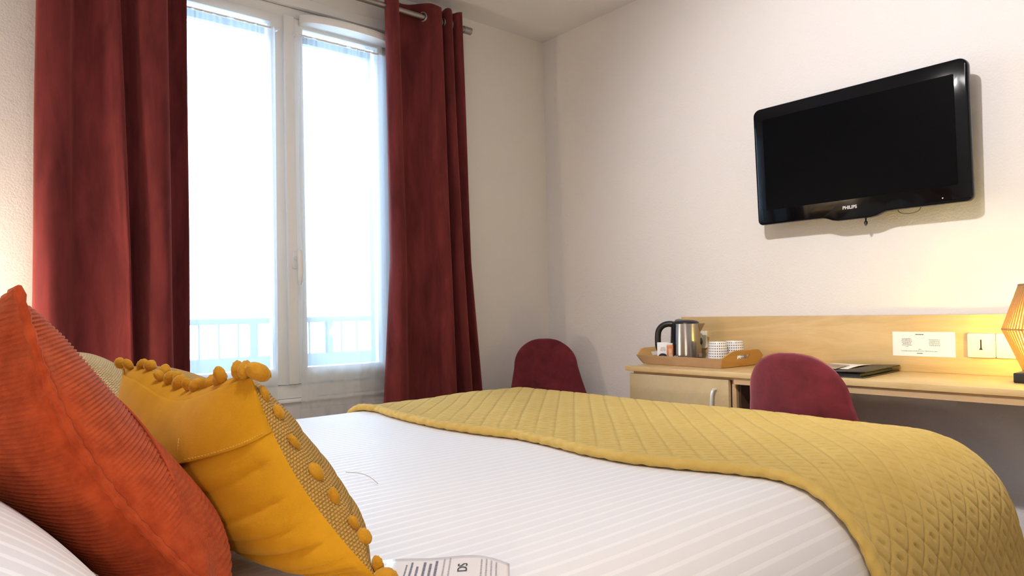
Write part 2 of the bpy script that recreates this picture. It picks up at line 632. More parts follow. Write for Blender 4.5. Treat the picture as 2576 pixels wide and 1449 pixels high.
def curtain(name, label, top, mid, bot, z_top, z_bot, rings, n=220, nz=60, wob=.006):
    """drape lofted between plan curves at the rod, mid height and floor"""
    A, B, C = spline(top, n), spline(mid, n), spline(bot, n)
    Z = np.concatenate([np.linspace(z_top, z_top-.2, 10), np.linspace(z_top-.2, z_bot, nz)[1:]])
    P = np.zeros((n, len(Z), 3))
    zm = (z_top+z_bot)/2
    for j, z in enumerate(Z):
        if z > zm:
            t = (z_top-z)/(z_top-zm); Q = A*(1-t)+B*t
        else:
            t = (zm-z)/(zm-z_bot); Q = B*(1-t)+C*t
        s = np.arange(n)/n
        w = wob*np.sin(s*31+z*2.1)*np.sin(z*3.7+s*9)
        P[:, j, 0] = Q[:, 0]+w*.5; P[:, j, 1] = Q[:, 1]+w; P[:, j, 2] = z
    # soften the top edge: little scallops between the eyelets
    P[:, 0, 2] += .006*np.sin(np.arange(n)/n*40)
    cx, cy = A[:, 0].mean(), ROD_Y
    t = thing(name, (cx, cy, z_bot), label, 'curtain', 'maroon velvet curtains')
    d = obj('drape', gridmesh(P), CURTAIN, t, sharp=180)
    m = d.modifiers.new('thick', 'SOLIDIFY'); m.thickness = .005; m.offset = 0
    for (x, tx, ty) in rings:
        ang = math.atan2(ty, tx)
        tor = [(.021*math.cos(a), 0, .021*math.sin(a)) for a in np.linspace(0, 2*PI, 28, endpoint=False)]
        R = Matrix.Translation((x, ROD_Y, ROD_Z)) @ Matrix.Rotation(ang, 4, 'Z')
        obj('eyelet', xf(tube(tor, .0048, 8, closed=True, up=(0, 1, 0)), R), RODM, t)
    return t


# right-hand curtain (plan curves: x, y)
curtain('curtain', 'narrow maroon velvet eyelet curtain right of the window, beside the room corner',
        [(1.648, 2.842), (1.634, 2.822), (1.634, 2.792), (1.655, 2.772), (1.683, 2.785), (1.697, 2.832), (1.73, 2.858), (1.785, 2.850), (1.834, 2.816),
         (1.868, 2.780), (1.900, 2.772), (1.925, 2.79), (1.918, 2.838), (1.93, 2.858), (1.950, 2.83), (1.953, 2.79), (1.972, 2.776), (1.993, 2.80), (1.985, 2.84), (1.993, 2.855), (2.006, 2.82), (2.012, 2.782), (2.035, 2.772), (2.052, 2.80)],
        [(1.650, 2.842), (1.640, 2.825), (1.640, 2.80), (1.664, 2.768), (1.698, 2.782), (1.712, 2.828), (1.75, 2.845), (1.82, 2.830), (1.872, 2.790),
         (1.898, 2.760), (1.925, 2.757), (1.945, 2.78), (1.938, 2.833), (1.95, 2.865), (1.972, 2.83), (1.98, 2.775), (2.005, 2.765), (2.028, 2.79), (2.02, 2.84), (2.038, 2.862), (2.06, 2.83), (2.072, 2.79), (2.087, 2.805)],
        [(1.56, 2.842), (1.555, 2.825), (1.565, 2.80), (1.605, 2.752), (1.66, 2.752), (1.705, 2.805), (1.765, 2.835), (1.83, 2.815), (1.885, 2.765),
         (1.915, 2.735), (1.945, 2.735), (1.965, 2.76), (1.96, 2.825), (1.975, 2.865), (2.005, 2.83), (2.03, 2.755), (2.06, 2.745), (2.085, 2.77), (2.08, 2.83), (2.105, 2.865), (2.135, 2.83), (2.15, 2.77), (2.175, 2.785)],
        2.487, .015, [(1.834, .55, -.83), (1.93, .1, -1), (1.953, -.05, -1), (2.0, .1, 1)])
# left-hand curtain
curtain('curtain', 'broad maroon velvet curtain at the left end of the window, behind the cushions',
        [(.335, 2.86), (.302, 2.835), (.30, 2.79), (.335, 2.762), (.375, 2.775), (.40, 2.825), (.445, 2.838), (.478, 2.81), (.486, 2.778), (.505, 2.762), (.522, 2.778), (.53, 2.82),
         (.56, 2.84), (.585, 2.81), (.597, 2.772), (.63, 2.757), (.672, 2.762), (.69, 2.79), (.69, 2.835), (.715, 2.85), (.748, 2.835), (.762, 2.805)],
        [(.31, 2.875), (.275, 2.835), (.272, 2.785), (.305, 2.755), (.355, 2.765), (.39, 2.805), (.44, 2.80), (.505, 2.785), (.532, 2.765), (.545, 2.755), (.553, 2.78), (.545, 2.83),
         (.57, 2.85), (.592, 2.815), (.607, 2.770), (.64, 2.752), (.676, 2.757), (.692, 2.79), (.69, 2.84), (.715, 2.85), (.742, 2.83), (.756, 2.80)],
        [(.29, 2.885), (.25, 2.84), (.245, 2.785), (.28, 2.75), (.34, 2.755), (.38, 2.79), (.44, 2.785), (.51, 2.770), (.540, 2.752), (.553, 2.745), (.560, 2.775), (.548, 2.83),
         (.575, 2.855), (.60, 2.815), (.615, 2.765), (.645, 2.745), (.678, 2.752), (.694, 2.79), (.69, 2.845), (.71, 2.855), (.735, 2.835), (.748, 2.80)],
        2.487, .015, [(.40, .2, .9), (.486, .1, -.9), (.53, .3, .9), (.597, .3, -.9)])


# sheer curtains -----------------------------------------------------------
def sheer(label, x0, x1, seed, lab2):
    r_ = np.random.RandomState(seed)
    n, nz = 130, 70
    P = np.zeros((n, nz, 3)); UV = np.zeros((n, nz, 2))
    ph = r_.rand(6)*6
    for i in range(n):
        u = i/(n-1)
        for j in range(nz):
            v = j/(nz-1)                # 0 bottom .. 1 top
            z = .555+(2.222-.555)*v
            g = .2+.8*v**5
            w = .0075*math.sin(u*58+ph[0]+2*math.sin(u*9+ph[1]))*g+.006*math.sin(u*15+ph[2])*(1-.5*v)+.004*math.sin(u*31+ph[3]+z)
            ex = (.006*math.sin(z*5+ph[4])-.010*(1-v)) if i == 0 else 0
            bx = .004*math.sin(z*4+ph[5])*(1-abs(2*u-1))
            P[i, j] = (x0+(x1-x0)*u+bx+ex*(1-u)-.012*(1-v), 2.872+w, z)
            UV[i, j] = (u, v)
    t = tag(obj('sheer_curtain', gridmesh(P, UV), SHEER, sharp=180), label, 'sheer curtain', 'white sheers on the window sashes')
    rd = thing('sheer_rod', ((x0+x1)/2, 2.872, 2.222), lab2, 'curtain rod', 'slim rods of the sheers')
    obj('rod', cyl((x0-.02, 2.872, 2.216), (x1+.02, 2.872, 2.216), .0045, 10), PVC, rd)
    for x in (x0-.018, x1+.018):
        obj('hook', join(cyl((x, 2.872, 2.216), (x, 2.916, 2.216), .004, 8), ball((x, 2.872, 2.216), .008)), PVC, rd)
    # gathered header above the rod
    return t


sheer('white see-through sheer on the left window sash, next to the broad curtain', .70, 1.128, 3, 'slim white rod holding the sheer of the left window sash')
sheer('white see-through sheer on the right window sash, below the oval vent', 1.243, 1.672, 11, 'slim white rod holding the sheer below the oval vent')

# ------------------------------------------------------------------ bed
BY0, BY1, BX0, BX1 = .50, 2.30, -.22, 1.955


def prof(Rr, H, n=2.5, N=24):
    """superellipse shoulder: list of (inset, drop) from the flat top outwards"""
    out = []
    for k in range(N+1):
        th = PI/2*k/N
        c, s = math.sin(th)**(2/n), math.cos(th)**(2/n)
        out.append((c*Rr, (1-s)*H))       # distance outwards from the start of the shoulder, drop
    return out


def edge_curve(R_, H_, hang):
    """arc-length table outwards (dist, drop)"""
    P = prof(R_, H_)
    P += [(R_+.006*k/10, H_+hang*k/10) for k in range(1, 11)]
    P = np.array(P)
    s = np.concatenate([[0], np.cumsum(np.hypot(*np.diff(P, axis=0).T))])
    return s, P


def across(p, off, far_hang=.24, near_hang=.2):
    """p metres from the centre line (positive = near side, low Y) -> y, drop"""
    yc = (BY0+BY1)/2
    Rn, Hn, Rf, Hf = .22, .25, .17, .22
    if p >= 0:
        s, P = edge_curve(Rn+off, Hn, near_hang); flat = (yc-BY0)-Rn
    else:
        s, P = edge_curve(Rf+off, Hf, far_hang); flat = (BY1-yc)-Rf
    q = max(0, abs(p)-flat)
    d = np.interp(q, s, P[:, 0]); h = np.interp(q, s, P[:, 1])
    y = min(abs(p), flat)+d
    return (yc-y, h) if p >= 0 else (yc+y, h)


def along(x, off):
    """x metres along the bed, beyond the foot shoulder it is arc length -> x, drop"""
    s, P = edge_curve(.13+off, .2, .25)
    x0 = BX1-.13
    q = max(0, x-x0)
    return min(x, x0)+np.interp(q, s, P[:, 0]), np.interp(q, s, P[:, 1])


def topz(x, y):
    t = min(1, max(0, (x-1.0)/.8)); t = t*t*(3-2*t)
    return .672+.010*t+.003*math.sin(x*5+1)*math.sin(y*4)+.0022*math.sin(9*x+3*y)*math.sin(7*y)


bed = thing('bed', (.85, 1.4, 0), 'double bed with white striped sheet and mustard throw across its foot', 'bed')
obj('bed_base', box(BX0+.02, BX1-.06, BY0+.06, BY1-.05, .10, .30, .01), plain('grey_base_fabric', (.16, .15, .16), .9), bed)
obj('mattress', box(BX0+.02, BX1-.05, BY0+.05, BY1-.04, .302, .56, .05, 4), plain('mattress_ticking', (.75, .74, .73), .9), bed)
for x in (BX0+.15, BX1-.2):
    for y in (BY0+.18, BY1-.16):
        obj('leg', lathe([(.028, 0), (.034, .10)], 16, (x, y, 0)), LEGM, bed)
obj('headboard', box(XL+.002, BX0-.005, BY0-.05, BY1+.10, .25, .93, .012), BIRCHD, bed)

ps = np.concatenate([np.linspace(-1.27, -.72, 40), np.linspace(-.70, .66, 60), np.linspace(.67, 1.27, 60)])
xs = np.concatenate([np.linspace(BX0+.005, 1.8, 90), np.linspace(1.81, 2.30, 26)])
P = np.zeros((len(ps), len(xs), 3)); UV = np.zeros((len(ps), len(xs), 2))
for i, p in enumerate(ps):
    y, hy = across(p, 0)
    for j, x in enumerate(xs):
        X, hx = along(x, 0)
        P[i, j] = (X, y, max(.33, topz(X, y)-hy-hx)); UV[i, j] = (p+3.05, x)
sheet = obj('bed_sheet', gridmesh(P, UV), SHEET, sharp=180)
tag(sheet, 'white satin-striped sheet stretched over the bed', 'bed sheet')

# throw -----------------------------------------------------------
EX = np.array([(2.3, 1.127), (2.18, 1.135), (2.08, 1.151), (1.95, 1.125), (1.83, 1.112), (1.66, 1.112), (1.5, 1.132), (1.37, 1.158), (1.26, 1.150), (1.1, 1.128), (.98, 1.133), (.877, 1.163), (.78, 1.200), (.707, 1.216), (.63, 1.212), (.56, 1.20), (.4, 1.19)])[::-1]


def edge_x(y): return np.interp(y, EX[:, 0], EX[:, 1])


LQ = .052
def quilt(p, q):
    a = (p+q)/math.sqrt(2); b = (p-q)/math.sqrt(2)
    da = abs(a/LQ-round(a/LQ))*LQ; db = abs(b/LQ-round(b/LQ))*LQ
    h = .0016*(abs(math.sin(PI*a/LQ))*abs(math.sin(PI*b/LQ)))**.5
    ca = a-(math.floor(a/LQ)+.5)*LQ; cb = b-(math.floor(b/LQ)+.5)*LQ
    h -= .0048*math.exp(-(ca/.0105)**4-(cb/.0030)**2)
    h -= .0026*math.exp(-(da/.0022)**2)+.0022*math.exp(-(db/.0022)**2)
    return h


pp = np.arange(-1.12, 1.275, .0034)
qq = np.arange(0, 1.0, .0032)
P = np.zeros((len(pp), len(qq), 3)); YY = []
for i, p in enumerate(pp):
    y, hy = across(p, .014)
    YY.append((y, hy))
    e = edge_x(y)
    for j, q in enumerate(qq):
        x = e+q
        X, hx = along(x, .014)
        hq = quilt(p, x-1.1)*min(1, q/.02)
        ed = -.004*math.exp(-(q/.01)**2)
        soft = .0025*math.sin(4*p+6*q)*math.sin(11*q+2*p)+.004*math.exp(-((q-.27)/.06)**2)*math.sin(5*p+1)*(1 if p < .5 else 0)
        f1 = min(1, hy/.12); f2 = min(1, hx/.12)
        P[i, j] = (X+hq*f2, y-np.sign(p)*hq*f1, topz(X, y)+.0145+hq*(1-.7*max(f1, f2))+ed+soft-hy-hx)
P[:, :, 2] = np.maximum(P[:, :, 2], .30)
thr = thing('bed_throw', (1.55, 1.4, .3), 'mustard quilted plush throw spread over the foot of the bed', 'throw')
d = obj('quilted_panel', gridmesh(P), THROW, thr, sharp=180)
# rolled front hem with slanting gathers
V = []; F = []; sg = 14; pts = np.arange(-1.12, 1.27, .004); n = len(pts)
for i, p in enumerate(pts):
    y, hy = across(p, .012); e = edge_x(y)
    X, hx = along(e, .012); zc = topz(X, y)+.0135-hy
    f1 = min(1, hy/.12)
    nz = 1-.8*f1; ny = -np.sign(p)*f1
    for k in range(sg):
        th = 2*PI*k/sg
        ra = .0092+.0028*abs(math.sin(PI*p/.046+th*.9+.5*math.sin(9*p)))**.45+.0006*math.sin(210*p-2*th)
        c, s = math.cos(th)*ra*1.25, math.sin(th)*ra
        V.append((X+c, y+s*ny, zc+s*nz))
for i in range(n-1):
    for k in range(sg):
        k2 = (k+1) % sg
        F.append((i*sg+k, i*sg+k2, (i+1)*sg+k2, (i+1)*sg+k))
obj('rolled_hem', (V, F), THROW, thr, sharp=180)


# ------------------------------------------------------------------ cushions
class Cush:
    def __init__(s, nb, nt, fb, ft, Tf, Tb, pull=.06, p=2.4, q=.62, low=1.0, ear=None, bow=0.0, bp=1.0):
        s.c = [np.array(v, float) for v in (nb, nt, fb, ft)]
        s.Tf, s.Tb, s.pull, s.p, s.q, s.low, s.ear, s.bow, s.bp = Tf, Tb, pull, p, q, low, ear, bow, bp
        U = (s.c[2]+s.c[3]-s.c[0]-s.c[1])/2; W = (s.c[1]+s.c[3]-s.c[0]-s.c[2])/2
        N = np.cross(W, U); N /= np.linalg.norm(N)
        s.N = N if N[0] > 0 else -N
        s.lu, s.lv = np.linalg.norm(U), np.linalg.norm(W)

    def mid(s, u, v):
        a, b = 2*u-1, 2*v-1
        u2 = .5+.5*a*(1-s.pull*(1-b*b)); v2 = .5+.5*b*(1-s.pull*(1-a*a))
        c = s.c
        return c[0]*(1-u2)*(1-v2)+c[1]*(1-u2)*v2+c[2]*u2*(1-v2)+c[3]*u2*v2-s.N*s.bow*math.sin(PI*min(1, max(0, v))**s.bp)

    def th(s, u, v):
        a, b = abs(2*u-1), abs(2*v**s.low-1)
        t = (max(0, 1-a**s.p)*max(0, 1-b**s.p))**s.q
        if s.ear:
            for cu in (u, 1-u):
                for cv in (v, 1-v): t *= 1-math.exp(-((cu/s.ear[0])**2+(cv/s.ear[1])**2))
        return t

    def front(s, u, v, d=0.0): return s.mid(u, v)+s.N*(s.Tf*s.th(u, v)+d)

    def back(s, u, v, d=0.0): return s.mid(u, v)-s.N*(s.Tb*s.th(u, v)+d)


def arcuv(P):
    du = np.vstack([np.zeros((1, P.shape[1])), np.cumsum(np.linalg.norm(np.diff(P, axis=0), axis=2), axis=0)])
    dv = np.hstack([np.zeros((P.shape[0], 1)), np.cumsum(np.linalg.norm(np.diff(P, axis=1), axis=2), axis=1)])
    return np.stack([du, dv], -1)


def easing(n):
    t = np.linspace(0, 1, n)
    return .5-.5*np.cos(PI*t)*(.55)-.45*(.5-t)


# --- rust corduroy cushion
oc = Cush((.250, .768, .672), (.070, .862, 1.034), (.255, 1.18, .69), (.0, 1.27, .99), .089, .072, .05, 2.4, .6, .78, (.10, .16), .030, 1.2)
och = thing('cushion', (.14, 1.0, .69), 'rust orange corduroy cushion leaning at the head of the bed', 'cushion')


def cord_h(u, v, back=False):
    su, sv = u*oc.lu, v*oc.lv
    if back:
        k = sv*.93-su*.18
    else:
        k = sv+su*.12 if (sv > .10+.9*su-.0) or su > .36 else sv*.72-su*.69+.2
    return .0013*math.sin(2*PI*k/.0050)


nu, nv = 70, 760
for nm, fn, bk in (('front_panel', oc.front, False), ('back_panel', oc.back, True)):
    us, vs = easing(nu), np.linspace(0, 1, nv)
    P = np.zeros((nu, nv, 3)); UV = np.zeros((nu, nv, 2))
    for i, u in enumerate(us):
        for j, v in enumerate(vs):
            fade = min(1, 12*min(u, 1-u)+.25)
            w = .0025*math.sin(v*34+3*math.sin(v*7))*math.exp(-u/.10)+.003*math.sin(u*9+v*6)
            P[i, j] = fn(u, v, (cord_h(u, v, bk)*fade+w)*min(1, 40*u, 40*(1-u), 40*v, 40*(1-v)))
            UV[i, j] = (u*oc.lu, v*oc.lv)
    obj(nm, gridmesh(P, UV), ORANGE, och, sharp=180)
loop = [oc.mid(0, v)-oc.N*.0 for v in np.linspace(0, 1, 60)]+[oc.mid(u, 1) for u in np.linspace(0, 1, 40)][1:]+[oc.mid(1, v) for v in np.linspace(1, 0, 40)][1:]+[oc.mid(u, 0) for u in np.linspace(1, 0, 40)][1:-1]
loop = [Vector(p) for p in loop]
obj('seam_welt', tube(loop, [.0048+.0012*math.sin(i*2.3) for i in range(len(loop))], 8, closed=True), ORANGE, och)
obj('patch_seam', tube([oc.front(t*.40, (.10+.9*t*.40*oc.lu)/oc.lv, .0005) for t in np.linspace(.12, 1, 30)], .002, 6), ORANGE, och)

# --- mustard pom-pom cushion
mc = Cush((.400, .715, .686), (.310, .885, .928), (.415, 1.30, .690), (.258, 1.385, .920), .088, .098, .05, 2.2, .5, .8, (.08, .10), .015)
mch = thing('cushion', (.33, 1.02, .69), 'mustard cushion with pom-pom edge and knitted front on the bed', 'cushion')
nu, nv = 130, 130
us = easing(nu); vs = easing(nv)


def sagz(u, v): return -.022*math.sin(PI*min(1, u*1.25))**2*v**3


Pf = np.zeros((nu, nv, 3)); Pb = np.zeros((nu, nv, 3)); UV = np.zeros((nu, nv, 2))
for i, u in enumerate(us):
    for j, v in enumerate(vs):
        edge = math.exp(-u/.26)*(.55+.45*math.sin(v*9+1))
        w = -.011*(1-abs(math.sin(v*17+2*math.sin(v*6)+u*4)))**2.2*edge-.006*(1-abs(math.sin(v*27+3*math.sin(v*4)+u*7)))**2.5*math.exp(-u/.40)+.003*math.sin(u*7+2)*math.sin(v*8)+.0022*math.sin(v*24-u*9)*(1-edge)
        w *= min(1, 30*u, 14*(1-u), 14*v, 14*(1-v))
        Pf[i, j] = mc.front(u, v, .4*w); Pb[i, j] = mc.back(u, v, w)
        for Q in (Pf, Pb): Q[i, j, 2] += sagz(u, v)
        UV[i, j] = (u*mc.lu, v*mc.lv)
obj('knitted_front', gridmesh(Pf, arcuv(Pf)), KNIT, mch, sharp=180)
obj('cotton_back', gridmesh(Pb, UV), MUST, mch, sharp=180)
# envelope flap over the upper back, gaping in the middle
nf, ng = 130, 46
fu = easing(130)
P = np.zeros((nf, ng, 3))
for i in range(nf):
    u = fu[i]
    gap = .014*math.exp(-((u-.46)/.13)**2)
    low = .735-.03*u+.02*math.exp(-((u-.45)/.1)**2)
    for j in range(ng):
        v = low+(.985-low)*(j/(ng-1))
        t = 1-j/(ng-1)
        w = .002*math.sin(u*20+v*12)
        ef = min(1, 16*u, 16*(1-u))
        p = mc.back(u, v, .0006+.0030*ef+(gap*t**2.5+w*t)*ef)
        p[2] += sagz(u, v)+.008*gap/.014*t**6
        P[i, j] = p
fl = obj('envelope_flap', gridmesh(P), MUST, mch, sharp=180)
m = fl.modifiers.new('thick', 'SOLIDIFY'); m.thickness = .002; m.offset = 0
def bk(u, v, d):
    p = mc.back(u, v, d); p[2] += sagz(u, v); return p
su_ = [(k/30)**2*.24 for k in range(2, 31)]
stl = join(*[tube([bk(a_, .752-.03*a_, .0060), bk(a_*.6+b_*.4, .752-.03*a_, .0060)], .0007, 5) for a_, b_ in zip(su_[:-1], su_[1:])],
           *[tube([bk(.245, .755+.013*k, .0062), bk(.245, .764+.013*k, .0062)], .0007, 5) for k in range(7)])
obj('stitching', stl, plain('gold_thread', (.70, .42, .08), .7), mch)
# pom-poms
def pom(c, ax, L, r):
    R = Vector((0, 0, 1)).rotation_difference(Vector(ax)).to_matrix().to_4x4()
    return xf(ball((0, 0, 0), 1, r, r, L, 3, .05), Matrix.Translation(Vector(c)) @ R)


u = .02
while u < .985:
    p = mc.mid(u, 1.0); p[2] += sagz(u, 1)
    ax = Vector((random.uniform(-.8, .8), random.uniform(-1.2, 1.2), 1)).normalized()
    L = random.uniform(.0095, .0145); r = random.uniform(.0068, .0092)
    c = np.array(p)+np.array(ax)*.007+np.array((random.uniform(-.008, .008), 0, .001))
    obj('pompom', pom(c, ax, L, r), POM, mch, sharp=180)
    u += random.choice((.035, .045, .06, .085))
for v, d_ in ((.90, .004), (.80, .006), (.655, .002), (.50, .010), (.375, .009), (.25, .010), (.185, .012), (.075, .012)):
    p = mc.front(.012, v, .002)
    ax = Vector((.35, -.25, -.9)).normalized()
    c = np.array(p)+mc.N*d_*.5+np.array((0, -.002, -.004))
    ax = (ax+Vector((random.uniform(-.4, .4), random.uniform(-.4, .4), 0))).normalized()
    R_ = Vector((0, 0, 1)).rotation_difference(ax).to_matrix().to_4x4()
    obj('pompom', xf(ball((0, 0, 0), 1, .0048, .0078, random.uniform(.010, .0135), 3, .06), Matrix.Translation(Vector(c)) @ R_), POM, mch, sharp=180)
obj('pompom', pom(mc.mid(0, 0)+np.array((.002, .000, .012)), (.8, -.3, -.3), .014, .010), POM, mch, sharp=180)
tt = mc.mid(0, 1.0)
obj('pompom', pom(tt+np.array((.008, -.004, .003)), (.8, -.3, -.5), .017, .011), POM, mch, sharp=180)

# --- pale knitted cushion farther across the bed
pc = Cush((.40, 1.50, .69), (.205, 1.53, .935), (.40, 1.98, .69), (.205, 1.98, .925), .075, .06, .05, 2.4, .5, .8)
pch = thing('cushion', (.3, 1.75, .69), 'pale yellow knitted cushion behind the rust and mustard cushions', 'cushion')
for nm, fn in (('knitted_front', pc.front), ('back_panel', pc.back)):
    us = easing(50); P = np.array([[fn(u, v) for v in us] for u in us])
    UV = np.array([[(u*pc.lu, v*pc.lv) for v in us] for u in us])
    obj(nm, gridmesh(P, UV), KNIT2, pch, sharp=180)

# --- white pillow nearest the camera
wp = Cush((.18, .46, .70), (-.14, .50, .90), (.105, 1.22, .69), (-.185, 1.22, .90), .057, .03, .03, 2.0, .7)
wph = thing('pillow', (0, .9, .69), 'white satin-striped pillow at the bottom left, below the rust cushion', 'pillow')
for nm, fn in (('pillow_top', wp.front), ('pillow_underside', wp.back)):
    us = easing(70); P = np.array([[fn(u, v) for v in us] for u in us])
    UV = np.array([[(u*wp.lu, v*wp.lv) for v in us] for u in us])
    obj(nm, gridmesh(P, UV), PILLOW, wph, sharp=180)

# --- leaflet on the bed
P0 = np.array((.411, .789)); e2 = np.array((.77, -.638)); e1 = np.array((.638, .77))
def bedz(x, y):
    yc = (BY0+BY1)/2
    lo, hi = 0, 1.2
    for _ in range(30):
        m_ = (lo+hi)/2
        if yc-across(m_, 0)[0] < yc-y: lo = m_
        else: hi = m_
    return topz(x, y)-across(lo, 0)[1]
def leaf(a, b, d=0.0):
    q = P0+e2*b-e1*(a+.006*math.sin(b*40))
    bow = .010*(1-((b-.09)/.09)**2)
    return (q[0], q[1], 0.6885+bow*max(0, 1-a*3)+d+.003*math.sin(b*50)-(a*.10))
na, nb_ = 16, 40
P = np.array([[leaf(a, b) for b in np.linspace(0, .182, nb_)] for a in np.linspace(0, .13, na)])
# round the visible corner
card = thing('leaflet', (.42, .70, .68), 'glossy white printed leaflet lying on the sheet at the bottom edge', 'leaflet')
GLOSSP = plain('glossy_paper', (.80, .77, .77), .12, nscale=10, namt=.02)
o = obj('card', gridmesh(P), GLOSSP, card, sharp=180)
m = o.modifiers.new('thick', 'SOLIDIFY'); m.thickness = .0008; m.offset = -1


def leafquad(a0, a1, b0, b1):
    return ([leaf(a0, b0, .0007), leaf(a1, b0, .0007), leaf(a1, b1, .0007), leaf(a0, b1, .0007)], [(0, 1, 2, 3)])


def strokes(b, a0, a1, hgt):
    """illegible word-like marks along one printed line"""
    q = []; a = a0
    while a < a1:
        L = random.uniform(.003, .009)
        q.append(leafquad(a, min(a+L, a1), b-hgt/2, b+hgt/2)); a += L+.0015
    return q


t1 = []
for b, a0, hh in ((.058, .018, .0016), (.064, .012, .0024), (.071, .022, .0026), (.079, .012, .0030), (.086, .016, .0030), (.093, .010, .0030)):
    t1 += strokes(b, a0, .12, hh)
obj('bold_print', join(*t1), INKB, card, smooth=False)
for rows in (((.102, .006), (.109, .005)), ((.148, .010), (.154, .008), (.160, .009), (.166, .010))):
    t2 = []
    for b, a0 in rows: t2 += strokes(b, a0, .12, .0018)
    obj('fine_print', join(*t2), INKG, card, smooth=False)


def text_mesh(body, size, bold=0.0, align='CENTER'):
    c = bpy.data.curves.new('txt', 'FONT'); c.body = body; c.size = size; c.align_x = align; c.offset = bold; c.align_y = 'CENTER'
    o_ = bpy.data.objects.new('txt', c); COL.objects.link(o_)
    dg = bpy.context.evaluated_depsgraph_get(); dg.update()
    me = bpy.data.meshes.new_from_object(o_.evaluated_get(dg))
    V_ = [tuple(v.co) for v in me.vertices]; F_ = [tuple(p.vertices) for p in me.polygons]
    bpy.data.objects.remove(o_); bpy.data.meshes.remove(me); bpy.data.curves.remove(c)
    return V_, F_


V_, F_ = text_mesh('DS', .017, .0, 'RIGHT')
obj('letters', ([leaf(.022-x, .126-y, .0009) for x, y, z in V_], F_), INK, card, smooth=False)

thr2 = obj('loose_thread', tube(spline([(.650, 1.315, .680), (.657, 1.290, .682), (.661, 1.262, .683), (.659, 1.225, .682), (.652, 1.186, .679)], 20), .0007, 6), plain('beige_thread', (.66, .54, .44), .8))
tag(thr2, 'short loose beige thread lying on the sheet right of the mustard cushion', 'thread')

# ------------------------------------------------------------------ television
tv = thing('television', (2.66, 1.157, 1.30), 'black flat-screen television mounted high on the right wall', 'television')
TVW, TVH = .772, .472
tvz0 = 1.335
tilt = Matrix.Translation((2.645, 1.1575, tvz0)) @ Matrix.Rotation(math.radians(-2.6), 4, 'Y')
# local frame: x -> into wall, y along wall, z up from bottom edge
out = []
hw = TVW/2; R_ = .028
for cx, cz, a0 in ((hw-R_, TVH-R_, 0), (-hw+R_, TVH-R_, PI/2)):
    out += [(cx+R_*math.cos(a0+PI/2*i/6), cz+R_*math.sin(a0+PI/2*i/6)) for i in range(7)]
out += [(-hw+.012*(1-math.sin(PI/2*i/4)), .012*(1-math.cos(PI/2*i/4))) for i in range(4, -1, -1)][::-1]
out = [p for p in out]
lip = [(-.15, 0), (-.115, -.001), (-.10, -.005), (-.08, -.013), (-.06, -.017), (.06, -.017), (.08, -.013), (.10, -.005), (.115, -.001), (.15, 0)]
out = [(hw-R_+R_*math.cos(PI/2*i/6), TVH-R_+R_*math.sin(PI/2*i/6)) for i in range(7)] + \
      [(-hw+R_+R_*math.cos(PI/2+PI/2*i/6), TVH-R_+R_*math.sin(PI/2+PI/2*i/6)) for i in range(7)] + \
      [(-hw+.02+.02*math.cos(PI+PI/2*i/4), .02+.02*math.sin(PI+PI/2*i/4)) for i in range(5)] + lip + \
      [(hw-.02+.02*math.cos(-PI/2+PI/2*i/4), .02+.02*math.sin(-PI/2+PI/2*i/4)) for i in range(5)]
body = prism(out, 0, -.018, .012, .006)
tvb = obj('bezel', xf(body, tilt), BLACKGLOSS, tv)
inner = [(y*.985, .008+(z)*.975) for y, z in out]
obj('rear_shell', xf(prism(inner, 0, .012, .032, .006), tilt), GREYPL, tv)
sw, sh = TVW-.082, TVH-.105
obj('screen', xf(prism(rrect(sw, sh, .004, 3, 0, .058+sh/2), 0, -.0186, -.014), tilt), SCREEN, tv)
V_, F_ = text_mesh('PHILIPS', .0165, .0006)
obj('logo', xf(([(-.0190, -x*1.0, .0285+y) for x, y, z in V_], F_), tilt @ Matrix.Translation((0, .012, 0))), plain('silver_print', (.55, .55, .56), .4), tv)
obj('standby_light', xf(ball((-.0185, -.297, .020), .0016), tilt), M_emit('led', (1, .85, .85), 3), tv)
obj('wall_mount', join(box(2.672, XR, 1.06, 1.25, 1.45, 1.66, .004), box(2.66, 2.70, 1.10, 1.21, 1.42, 1.69, .004)), LEGM, tv)
obj('aerial_plug', join(tube([(2.672, 1.131, 1.335), (2.668, 1.131, 1.312), (2.664, 1.129, 1.300)], .0028, 8), tube([(2.665, 1.129, 1.308), (2.663, 1.129, 1.298)], .006, 10), tube([(2.664, 1.129, 1.30), (2.663, 1.129, 1.292)], .0035, 8)), BLACKPL, tv)
obj('cable', tube(spline([(2.69, 1.03, 1.36), (2.685, 1.02, 1.330), (2.685, .985, 1.322), (2.685, .955, 1.330), (2.69, .945, 1.36)], 20), .0016, 6), GREYPL, tv)

# ------------------------------------------------------------------ desk
DZ, DX, BS = .757, 2.300, 2.693
desk = thing('wall_desk', (2.5, .7, 0), 'long birch wall desk with upright back panel under the television', 'desk')
obj('worktop', box(DX, XR-.002, -.70, 1.995, DZ-.020, DZ, .0015), BIRCH, desk)
obj('back_panel', box(BS, XR-.002, -.70, 1.987, DZ, .960, .0015), BIRCH, desk)
obj('apron', box(DX+.010, DX+.028, -.70, 1.474, DZ-.045, DZ-.020), BIRCHE, desk)
obj('end_panel', box(DX+.03, XR-.002, -.70, -.675, 0, DZ-.02), BIRCH, desk)

